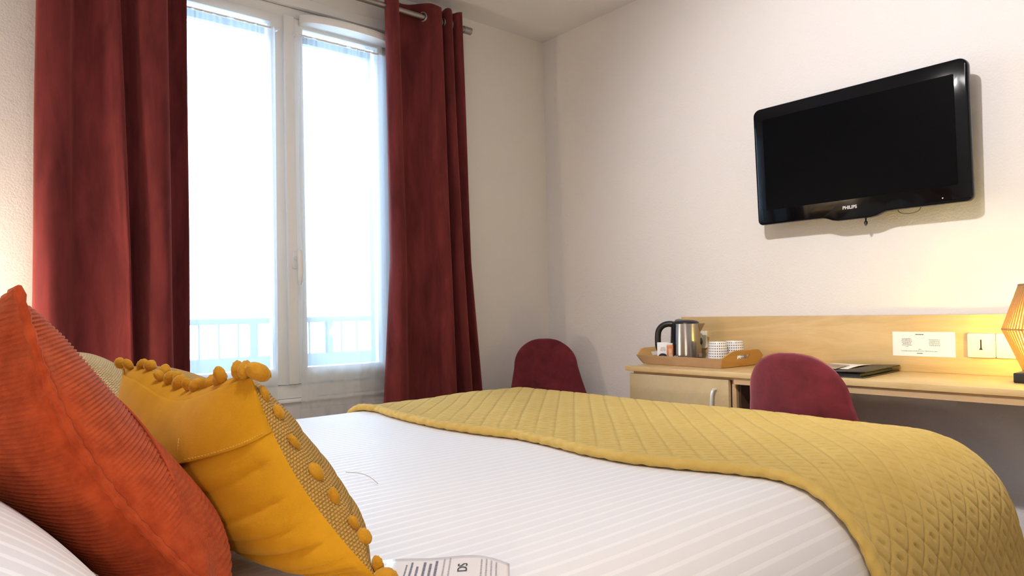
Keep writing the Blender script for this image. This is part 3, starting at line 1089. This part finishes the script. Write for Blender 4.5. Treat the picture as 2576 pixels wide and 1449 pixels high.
cab = thing('desk_cabinet', (2.52, 1.73, 0), 'birch cabinet with white bow handle under the left end of the desk', 'cabinet')
cv = join(box(2.330, XR-.02, 1.955, 1.973, .05, .736), box(2.330, XR-.02, 1.476, 1.494, .05, .736), box(2.330, XR-.02, 1.494, 1.955, .05, .068), box(XR-.03, XR-.02, 1.494, 1.955, .05, .736), box(2.330, 2.35, 1.494, 1.955, .724, .736))
obj('carcass', cv, BIRCHE, cab, smooth=False)
obj('plinth', box(2.35, XR-.03, 1.48, 1.97, 0, .05), DARKWOOD_SHADE, cab)
dr = obj('door', box(2.311, 2.329, 1.497, 1.980, .055, .7265, .001), BIRCHD, cab)
obj('handle', tube(spline([(2.311, 1.553, .686), (2.294, 1.553, .685), (2.284, 1.553, .668), (2.279, 1.553, .62), (2.284, 1.553, .572), (2.294, 1.553, .555), (2.311, 1.553, .554)], 24), .006, 10), plain('satin_white_metal', (.75, .75, .76), .3, .3), dr)
obj('shaded_side_panel', box(2.345, XR-.02, 1.466, 1.4755, .05, .712), DARKWOOD_SHADE, cab)  # dark sheet over the birch side, its colour standing in for shadow

# sign, telephone plates, socket ----------------------------------------------
sign = thing('notice_card', (BS, .957, .81), 'white printed information card fixed to the desk back panel', 'notice')
obj('card', box(BS-.0012, BS, .856, 1.058, .813, .900), PAPER, sign, smooth=False)
def marks(y, z, w, h, x=BS-.0016, wmin=.002, wmax=.007, gap=.0012):
    q = []; a = y+w/2
    while a > y-w/2:
        L = min(random.uniform(wmin, wmax), a-(y-w/2)+.0003)
        hh = h*random.uniform(.6, .9)
        q.append(([(x, a, z-hh/2), (x, a-L, z-hh/2), (x, a-L, z+hh/2), (x, a, z+hh/2)], [(0, 1, 2, 3)])); a -= L+gap
    return q
q = marks(.968, .8905, .027, .0034, wmin=.006, wmax=.012, gap=.0005)
q += marks(.966, .8375, .011, .0020)+marks(.968, .8235, .019, .0026, wmin=.006, wmax=.01, gap=.0004)+marks(.970, .8315, .118, .0018)
for k, w in enumerate((.030, .033, .035, .032, .026, .033, .008)): q += marks(1.010, .8755-k*.0047, w, .0019)
for k, w in enumerate((.036, .031, .033, .036, .033)): q += marks(.920, .8725-k*.0050, w, .0019)
obj('printed_text', join(*q), INK, sign, smooth=False)

pl = thing('telephone_outlet', (BS, .777, .81), 'cream outlet plate with a black telephone symbol beside the notice card', 'outlet')
def cushion_plate(yc, zc, w, h, d=.009):
    return prism(rrect(w, h, .006, 4, yc, zc), 0, BS-d, BS, .002)
ob = obj('plate', cushion_plate(.7775, .856, .0805, .081), WHITEPL, pl)
obj('cover', prism(rrect(.058, .058, .003, 3, .7775, .856), 0, BS-.0105, BS-.0085, .0008), WHITEPL, pl)
sy = join(prism([(.7795, .876), (.7755, .876), (.7752, .846), (.7798, .846)], 0, BS-.0112, BS-.0104), prism([(.7755, .848), (.7800, .848), (.7835, .8415), (.7720, .8415)], 0, BS-.0112, BS-.0104))
obj('telephone_symbol', sy, INK, pl, smooth=False)
pl2 = thing('blank_outlet', (BS, .695, .81), 'cream outlet plate partly hidden behind the woven lamp', 'outlet')
obj('plate', cushion_plate(.6955, .856, .0805, .081), WHITEPL, pl2)
obj('cover', prism(rrect(.058, .058, .003, 3, .6955, .856), 0, BS-.0105, BS-.0085, .0008), WHITEPL, pl2)
pl3 = thing('wall_socket', (BS, 1.885, .82), 'cream socket plate on the back panel behind the kettle', 'socket')
obj('plate', cushion_plate(1.882, .857, .075, .078, .012), WHITEPL, pl3)
obj('socket_ring', xf(lathe([(.020, 0), (.022, .003), (.022, .006)], 24), Matrix.Translation((BS-.012, 1.882, .857)) @ Matrix.Rotation(-PI/2, 4, 'Y')), WHITEPL, pl3)

# desk lamp -----------------------------------------------------------
LX, LY = 2.545, .577
lamp = thing('woven_lamp', (LX, LY, DZ), 'lit table lamp with woven cord diamond shade on the desk', 'lamp')
obj('base', box(LX-.062, LX+.062, LY-.062, LY+.062, DZ+.0005, DZ+.030, .003), BLACKPL, lamp)
obj('stem', cyl((LX, LY, DZ+.03), (LX, LY, .86), .008, 12), BLACKPL, lamp)
rings = [(.055, 1.050, .0035), (.100, .917, .0030), (.050, .793, .0030)]
for r, z, t in rings:
    obj('hoop', tube([(LX+r*math.cos(a), LY+r*math.sin(a), z) for a in np.linspace(0, 2*PI, 40, endpoint=False)], t, 8, closed=True), CORD, lamp)
NC = 66
for k in range(NC):
    a = 2*PI*k/NC; tw = .05
    pts = []
    for (r, z, t), da in zip(rings, (-tw, 0, tw)):
        pts.append((LX+r*math.cos(a+da), LY+r*math.sin(a+da), z))
    pth = [tuple(np.array(pts[0])*(1-t)+np.array(pts[1])*t) for t in np.linspace(0, 1, 6)]+[tuple(np.array(pts[1])*(1-t)+np.array(pts[2])*t) for t in np.linspace(0, 1, 6)][1:]
    obj('cord', tube(pth, .0026, 6), CORD, lamp)
obj('bulb', ball((LX, LY, .90), .026, 1, 1, 1.2, 3), M_emit('bulb_glow', (1.0, .80, .42), 30), lamp)


# tray, kettle, cups -----------------------------------------------------------
tray = thing('serving_tray', (2.55, 1.80, DZ), 'bamboo serving tray with slotted end handles on the desk', 'tray')
TR = Matrix.Translation((2.545, 1.797, DZ)) @ Matrix.Rotation(math.radians(-3.0), 4, 'Z')
# local: x depth (-.115 front), y along (-.205..+.205)
hx, hy, fl_ = .118, .206, .022
obj('tray_floor', xf(box(-hx, hx, -hy, hy, .001, .009, .001), TR), BAMBOO, tray)
def slab(pts_in, t_out):
    A = [Vector(p) for p in pts_in]; n_ = len(A)
    B = [a+Vector(t_out) for a in A]
    Fq = [tuple(range(n_)), tuple(range(n_, 2*n_))[::-1]]+[(i, (i+1) % n_, n_+(i+1) % n_, n_+i) for i in range(n_)]
    return [tuple(v) for v in A+B], Fq
zt = .040
for s in (-1, 1):
    ps_ = [(s*hx, -hy, .002), (s*hx, hy, .002), (s*(hx+fl_), hy+fl_, zt), (s*(hx+fl_), -hy-fl_, zt)]
    obj('long_side', xf(slab(ps_, (-s*.008, 0, .0)), TR), BAMBOO, tray, smooth=False)
for s in (-1, 1):
    # end panel outline in (x, t): arched top, with a slot; slopes outwards
    outl = []
    N_ = 48
    def ptop(x): return .040+.030*min(1, max(0, (1-abs(x)/(hx+fl_))*2.6))**1.0
    ov = []; iv = []
    for k in range(N_):
        a = 2*PI*k/N_
        c, s_ = math.cos(a), math.sin(a)
        # outer: project direction onto the panel outline
        for rr_ in np.linspace(.3, .002, 300):
            x, z = rr_*c, .042+rr_*s_
            xm = hx+fl_*max(0, z)/zt if z < zt else hx+fl_
            if abs(x) <= xm and .002 <= z <= ptop(x): break
        ov.append((x, z))
        iv.append((.042*max(-1, min(1, c*1.35)), .042+.0085*max(-1, min(1, s_*1.6))))
    def P3(p, dy): return (p[0], s*(hy+fl_*p[1]/zt)-s*dy, p[1])
    V = [P3(p, 0) for p in ov]+[P3(p, 0) for p in iv]+[P3(p, .008) for p in ov]+[P3(p, .008) for p in iv]
    F = []
    for k in range(N_):
        k2 = (k+1) % N_
        F += [(k, k2, N_+k2, N_+k), (2*N_+k, 3*N_+k, 3*N_+k2, 2*N_+k2), (k, 2*N_+k, 2*N_+k2, k2), (N_+k, N_+k2, 3*N_+k2, 3*N_+k)]
    obj('end_panel', xf((V, F), TR), BAMBOO2, tray, smooth=False)

KX, KY, KZ = 2.555, 1.862, DZ+.0095
kd = Vector((-.50, .866, 0))          # handle direction
kn = Vector((.866, .50, 0))
kettle = thing('electric_kettle', (KX, KY, KZ), 'stainless steel electric kettle with black handle on the tray', 'kettle')
obj('power_base', lathe([(.066, 0), (.070, .004), (.070, .014), (.062, .018)], 40, (KX, KY, KZ)), BLACKPL, kettle)
obj('body', lathe([(.062, .019), (.0660, .021), (.0655, .06), (.0635, .11), (.0605, .158), (.060, .166), (.057, .168)], 56, (KX, KY, KZ)), STAIN, kettle)
obj('lid', lathe([(.058, .166), (.057, .172), (.050, .178), (.034, .182), (.012, .184), (0, .184)], 48, (KX, KY, KZ)), BLACKPL, kettle)
obj('lid_latch', ball((KX+kd.x*.028, KY+kd.y*.028, KZ+.181), .014, 1.5, 1.2, .5), GREYPL, kettle)
def kp(d, z, w=0): return (KX+kd.x*d+kn.x*w, KY+kd.y*d+kn.y*w, KZ+z)
# black spine along the handle side
def spine():
    V = []; F = []
    zs = np.linspace(.019, .168, 10); n_ = 13
    for z in zs:
        R0 = np.interp(z, [.02, .06, .11, .158, .168], [.0660, .0655, .0635, .0605, .0595])
        for i in range(n_):
            a = math.radians(-50+100*i/(n_-1)); R2 = R0+.0022
            V.append((KX+R2*(kd.x*math.cos(a)+kn.x*math.sin(a)), KY+R2*(kd.y*math.cos(a)+kn.y*math.sin(a)), KZ+z))
    for j in range(9):
        for i in range(n_-1): F.append((j*n_+i, j*n_+i+1, (j+1)*n_+i+1, (j+1)*n_+i))
    return V, F
obj('handle_spine', spine(), BLACKPL, kettle)
obj('handle', tube(spline([kp(.050, .163), kp(.075, .166), kp(.100, .158), kp(.117, .138), kp(.122, .11), kp(.122, .075), kp(.121, .048)], 30), [.014]*4+[.0135]*22+[.0125, .0115, .010, .007], 14, sx=1.15), BLACKPL, kettle)
sp = []
for j, (d, z, w) in enumerate([(-.056, .166, .022), (-.084, .165, .005), (-.058, .135, .004), (-.05, .166, .026)]): sp.append((d, z, w))
V = [kp(-.050, .166, .026), kp(-.050, .166, -.026), kp(-.074, .1665, .012), kp(-.074, .1665, -.012), kp(-.083, .167, 0), kp(-.057, .120, .012), kp(-.057, .120, -.012), kp(-.068, .140, 0)]
F = [(0, 2, 7, 5), (2, 4, 7), (4, 3, 7), (3, 1, 6, 7), (5, 7, 6), (0, 1, 3, 4, 2)]
obj('spout', (V, F), STAIN, kettle)
obj('dial', xf(ball((0, 0, 0), .016, .45, .75, 1, 3), Matrix.Translation(kp(-.064, .088)) @ Matrix.Rotation(math.atan2(kd.y, kd.x), 4, 'Z')), BLACKPL, kettle)

cord = obj('kettle_cord', tube(spline([(2.575, 1.932, .773), (2.545, 1.965, .795), (2.525, 1.982, .812), (2.525, 1.985, .806), (2.54, 1.982, .785), (2.575, 1.965, .7715)], 40), .0032, 8), BLACKPL)
tag(cord, 'black power cord looping behind the white sachet on the tray', 'cord')


def cup(x, y, label):
    t = thing('dotted_cup', (x, y, DZ+.0095), label, 'cup', 'upturned dotted cups on the tray')
    pr = [(.0425, 0), (.0425, .003), (.0400, .035), (.0370, .080), (.0355, .089), (.0335, .092)]
    obj('cup_wall', lathe(pr, 48, (x, y, DZ+.0095), uvs=True), CUP, t, sharp=180)
    obj('cup_foot', lathe([(.0335, .092), (.0330, .0935), (.028, .0925), (0, .0925)], 48, (x, y, DZ+.0095)), plain('white_porcelain', (.82, .81, .80), .2), t)


cup(2.500, 1.665, 'upturned white cup with dark dots, nearer the kettle')
cup(2.586, 1.643, 'upturned white cup with dark dots, by the tray end handle')

zt0 = DZ+.0095
sa = thing('sugar_packet', (2.47, 1.935, zt0), 'white square sachet with grey print standing in the tray', 'sachet')
SM = Matrix.Translation((2.480, 1.930, zt0)) @ Matrix.Rotation(math.radians(32), 4, 'Z') @ Matrix.Rotation(math.radians(6), 4, 'Y')
obj('packet', xf(box(-.003, .003, -.026, .026, .006, .086, .0025), SM), PAPER, sa)
mk_ = []
for z, w in ((.062, .018), (.056, .022), (.050, .024)):
    mk_ += [xf(g, SM) for g in marks(0, z, w, .0035, x=-.0036)]
obj('printed_lines', join(*mk_), INKG, sa, smooth=False)
obj('printed_arc', xf(tube([(-.0034, .016*math.cos(a), .018+.016*math.sin(a)) for a in np.linspace(0, PI, 16)], .0007, 5), SM), INKG, sa)
oa = thing('orange_sachet', (2.49, 1.895, zt0), 'small orange tea sachet standing between white sachet and kettle', 'sachet')
OM = Matrix.Translation((2.474, 1.888, zt0)) @ Matrix.Rotation(math.radians(38), 4, 'Z')
obj('packet', xf(box(-.0035, .0035, -.0135, .0135, .008, .076, .003), OM), ORPK, oa)
obj('white_top', xf(box(-.0038, .0038, -.012, .010, .0755, .083, .002), OM), PAPER, oa)
obj('picture', xf(box(-.0042, -.0034, -.007, .006, .020, .060), OM), plain('peach_print', (.80, .45, .28), .4, nscale=120, namt=.4), oa)
ca = thing('coffee_capsule', (2.452, 1.935, zt0), 'dark round coffee capsule lying in front of the white sachet', 'capsule')
CM = Matrix.Translation((2.459, 1.916, zt0+.0005))
obj('capsule_shell', xf(lathe([(.0185, .005), (.0185, .024), (.016, .032), (.010, .037), (0, .039)], 32), CM), plain('navy_foil', (.012, .014, .03), .25), ca)
obj('capsule_rim', xf(lathe([(.0225, 0), (.0225, .004), (.0185, .005)], 32), CM), PAPER, ca)
wr = thing('clear_wrapper', (2.437, 1.885, zt0), 'crinkled pinkish clear wrapper in the tray before the kettle', 'wrapper')
P = np.zeros((16, 10, 3))
for i in range(16):
    for j in range(10):
        P[i, j] = (2.441+.03*j/9+.003*math.sin(i), 1.838+.030*i/15, zt0+.004+.028*math.sin(PI*j/9)**.7*(.6+.4*math.sin(i*1.9))+.004*math.sin(i*2.7+j*2))
o = obj('film', gridmesh(P), CLEARPL, wr, sharp=180)
m = o.modifiers.new('thick', 'SOLIDIFY'); m.thickness = .001

# binder and papers -----------------------------------------------------------
bi = thing('room_binder', (2.5, 1.13, DZ), 'black leatherette binder lying on the desk beside the chair back', 'binder')
BM = Matrix.Translation((2.515, 1.145, DZ)) @ Matrix.Rotation(math.radians(3), 4, 'Z')
obj('back_cover', xf(box(-.165, .165, -.118, .118, .0005, .0045, .0012), BM), LEATHER, bi)
obj('pages', xf(box(-.150, .150, -.100, .112, .0046, .0125), BM), plain('page_block', (.06, .058, .055), .8), bi)
fc = xf(box(-.165, .165, -.122, .118, 0, .004, .0012), BM @ Matrix.Translation((0, .118, .0132)) @ Matrix.Rotation(math.radians(-1.5), 4, 'X') @ Matrix.Translation((0, -.118, 0)))
obj('front_cover', fc, LEATHER, bi)
obj('spine', xf(box(-.165, .165, .118, .123, .0005, .0175, .002), BM), LEATHER, bi)
pa = thing('folded_brochure', (2.5, 1.17, DZ+.02), 'white and brown folded brochure lying on the black binder', 'brochure')
P = np.zeros((14, 20, 3)); P2 = np.zeros((14, 20, 3))
for i in range(14):
    for j in range(20):
        x, y = -.10+.21*i/13, -.045+.13*j/19
        z = .0212+.0024*(y+.045)/.1*0+.004*math.sin(PI*i/13)*(.5+.5*math.cos(j*.4))+.0008*i/13
        q_ = BM @ Vector((x+.02, y+.01, z)); P[i, j] = q_
        q_ = BM @ Vector((x-.02, y+.038, z+.006*math.sin(PI*j/19)+.0012)); P2[i, j] = q_
for nm, Q, mt in (('white_sheet', P, PAPER), ('brown_leaf', P2[:9], TAUPE)):
    o = obj(nm, gridmesh(Q), mt, pa, sharp=180)
    m = o.modifiers.new('thick', 'SOLIDIFY'); m.thickness = .0008; m.offset = 1


# ------------------------------------------------------------------ chairs
def chair_parts():
    """shell chair facing +x, origin on the floor under the seat"""
    side = spline([(.245, .425), (.235, .452), (.17, .462), (.06, .452), (-.07, .443), (-.15, .462), (-.195, .53), (-.222, .63), (-.243, .74), (-.260, .825), (-.266, .850), (-.2675, .8575)], 600)
    side = side[[int(599*(1-(1-k/79)**2)) for k in range(80)]]
    nv_ = len(side); nu_ = 41
    s = np.concatenate([[0], np.cumsum(np.hypot(*np.diff(side, axis=0).T))]); s /= s[-1]
    P = np.zeros((nv_, nu_, 3))
    for i in range(nv_):
        x, z = side[i]
        if z < .47 and x > -.14:
            t_ = min(1, max(0, (x+.14)/.38)); wv = .225+.012*math.sin(PI*t_)
            k = max(0, (x-.16)/.085); wv *= (1-.30*k**2.2) if k > 0 else 1
            lift, fwd = .030*(1-t_*.6), 0.0
        else:
            zz = np.array([.44, .50, .58, .65, .72])
            ww = np.array([.226, .222, .200, .182, .166])
            tt_ = max(0, (z-.72)/.138)
            wv = np.interp(min(z, .72), zz, ww)*max(.02, 1-min(.9995, tt_)**2.0)**.4545; lift = .03*max(0, 1-(z-.45)/.12) if z < .57 else 0
            fwd = .045*min(1, (z-.44)/.12)
        for j in range(nu_):
            u = 2*j/(nu_-1)-1
            P[i, j] = (x+fwd*abs(u)**2.2*(wv/.20)**1.5, u*wv, z+lift*u*u)
    ds = np.gradient(side, axis=0); ds /= np.linalg.norm(ds, axis=1)[:, None]
    Nn = np.stack([-ds[:, 1], np.zeros(nv_), ds[:, 0]], 1)
    return P, Nn


def shell(P, Nn, t, end):
    """closed padded shell around the mid surface; thins to a rounded rim at the sides and at the END rows"""
    n, m = P.shape[:2]
    u = np.abs(np.linspace(-1, 1, m))
    tu = np.sqrt(np.maximum(0, 1-u**9))
    arc = np.concatenate([[0], np.cumsum(np.linalg.norm(np.diff(P[:, m//2], axis=0), axis=1))])
    tv = np.sqrt(np.maximum(0, 1-np.maximum(0, 1-(arc[-1]-arc)/.022)**2))
    d = t/2*tv[:, None]*tu[None, :]
    A = P+Nn[:, None, :]*d[..., None]; B = P-Nn[:, None, :]*d[..., None]
    V1, F1, _ = gridmesh(A); V2, F2, _ = gridmesh(B, flip=True)
    F = list(F1)+[tuple(i+n*m for i in f) for f in F2]
    ring = [i*m for i in range(n)]
    for i in range(n-1):
        F += [(i*m, (i+1)*m, n*m+(i+1)*m, n*m+i*m), (i*m+m-1, n*m+i*m+m-1, n*m+(i+1)*m+m-1, (i+1)*m+m-1)]
    for row in (0, n-1):
        for j in range(m-1): F.append((row*m+j, row*m+j+1, n*m+row*m+j+1, n*m+row*m+j))
    return np.vstack([V1, V2]), F


def chair(loc, rz, label, proto=None):
    t = thing('velvet_chair', loc, label, 'chair', 'wine velvet shell chairs', rz)
    if proto is not None:
        for ch in proto.children:
            c = ch.copy(); c.parent = t; link(c)
        return t
    P, Nn = chair_parts()
    cut = next(i for i in range(len(P)) if P[i, 20, 2] > .47 and P[i, 20, 0] < -.1)
    obj('seat', shell(P[:cut+1][::-1], Nn[:cut+1][::-1], .040, True), CHAIRV, t, local=True, sharp=180)
    obj('backrest', shell(P[cut:], Nn[cut:], .040, True), CHAIRV, t, local=True, sharp=180)
    for sx in (-1, 1):
        for sy_ in (-1, 1):
            obj('leg', tube([(sx*.13, sy_*.13, .425), (sx*.19-.01, sy_*.19, .0)], [.012, .008], 12), LEGM, t, local=True)
    obj('under_frame', join(tube([(-.14, -.14, .425), (.14, .14, .425)], .010, 8), tube([(-.14, .14, .425), (.14, -.14, .425)], .010, 8)), LEGM, t, local=True)
    return t


ch0 = chair((2.270, 1.085, 0), math.radians(-2), 'wine velvet shell chair tucked at the desk, its back toward the bed')
chair((2.326, 2.458, 0), math.radians(-120), 'wine velvet shell chair in the corner between curtain and desk', ch0)


# ------------------------------------------------------------------ bedside lamps (beside the headboard)
def bedside(y, lab1, lab2, e, lx=-.17):
    tb = thing('bedside_table', (-.08, y, 0), lab1, 'bedside table', 'bedside tables')
    obj('top', box(-.27, .02, y-.19, y+.19, .50, .52, .002), BIRCH, tb)
    obj('body', box(-.26, .01, y-.18, y+.18, .30, .499, .002), BIRCHD, tb)
    for sx in (-.24, -.02):
        for sy_ in (-.16, .16): obj('leg', lathe([(.010, 0), (.015, .30)], 12, (sx, y+sy_, 0)), LEGM, tb)
    bl = thing('bedside_lamp', (lx, y, .52), lab2, 'lamp', 'bedside lamps')
    obj('base', lathe([(.05, .0005), (.05, .012), (.008, .02), (.008, .2)], 24, (lx, y, .52)), BLACKPL, bl)
    obj('shade', lathe([(.085, .18), (.060, .34)], 32, (lx, y, .52), cap=False), FABW, bl)
    L = bpy.data.lights.new('bedside_bulb', 'POINT'); L.energy = e; L.color = (1, .85, .70); L.shadow_soft_size = .03
    lo = link(bpy.data.objects.new('bedside_bulb', L)); lo.location = (lx, y, .82)


bedside(2.62, 'birch bedside table on the window side of the bed', 'fabric bedside lamp on the window side of the bed', 36)
bedside(.04, 'birch bedside table beside the camera side of the bed', 'fabric bedside lamp beside the camera side of the bed', 15, -.10)

# ceiling fitting above the bed: a diffuser disk and one spot turned to the television wall
cl = thing('ceiling_light', (.40, .80, ZC), 'round ceiling light with a swivel spot over the head of the bed', 'ceiling light')
obj('rim', lathe([(.16, -.045), (.165, -.045), (.165, 0), (.15, 0)], 40, (.40, .55, ZC)), PVC, cl)
obj('diffuser', lathe([(.158, -.044), (.12, -.052), (0, -.056)], 40, (.40, .55, ZC), cap=False), M_emit('diffuser_glow', (1, .9, .8), 2), cl)
L = bpy.data.lights.new('ceiling_bulb', 'AREA'); L.shape = 'DISK'; L.size = .3; L.energy = 14; L.color = (1, .96, .96)
lo = link(bpy.data.objects.new('ceiling_bulb', L)); lo.location = (.40, .55, ZC-.062)
sp0 = Vector((.42, .82, 2.44)); aim = (Vector((2.70, .85, 1.45))-sp0).normalized()
RQ = Vector((0, 0, 1)).rotation_difference(aim).to_matrix().to_4x4()
obj('spot_stem', tube([(.40, .82, ZC), tuple(sp0-aim*.03)], .007, 8), PVC, cl)
obj('spot_head', xf(lathe([(.010, -.06), (.030, -.05), (.036, .03), (.032, .03), (.026, -.04), (.008, -.05)], 28, cap=False), Matrix.Translation(sp0) @ RQ), PVC, cl)
L = bpy.data.lights.new('spot_bulb', 'SPOT'); L.energy = 150; L.color = (1, .95, .93); L.shadow_soft_size = .03
L.spot_size = math.radians(84); L.spot_blend = .8
lo = link(bpy.data.objects.new('spot_bulb', L)); lo.location = sp0+aim*.031
lo.rotation_euler = (-aim).to_track_quat('Z', 'Y').to_euler()

L = bpy.data.lights.new('desk_bulb', 'POINT'); L.energy = 35; L.color = (1, .80, .11); L.shadow_soft_size = .03
lo = link(bpy.data.objects.new('desk_bulb', L)); lo.location = (LX, LY, .862)

# ------------------------------------------------------------------ daylight
W = bpy.data.worlds.new('overcast_sky'); S.world = W; W.use_nodes = True
bg = W.node_tree.nodes['Background']
bg.inputs[0].default_value = (.58, .77, 1.0, 1); bg.inputs[1].default_value = 15.5
L = bpy.data.lights.new('window_portal', 'AREA'); L.shape = 'RECTANGLE'; L.size = WX1-WX0; L.size_y = WZ1-WZ0
L.cycles.is_portal = True
lo = link(bpy.data.objects.new('window_portal', L)); lo.location = ((WX0+WX1)/2, YB+.12, (WZ0+WZ1)/2)
lo.rotation_euler = (-PI/2, 0, 0)

# ------------------------------------------------------------------ render look
S.view_settings.view_transform = 'Standard'
S.view_settings.look = 'None'
S.view_settings.gamma = 1.0
S.view_settings.exposure = 0.0
S.view_settings.use_curve_mapping = False
c = S.cycles
c.use_denoising = True
c.max_bounces = 10; c.diffuse_bounces = 6; c.glossy_bounces = 4; c.transmission_bounces = 6; c.transparent_max_bounces = 16
c.sample_clamp_indirect = 8.0
c.caustics_reflective = False; c.caustics_refractive = False
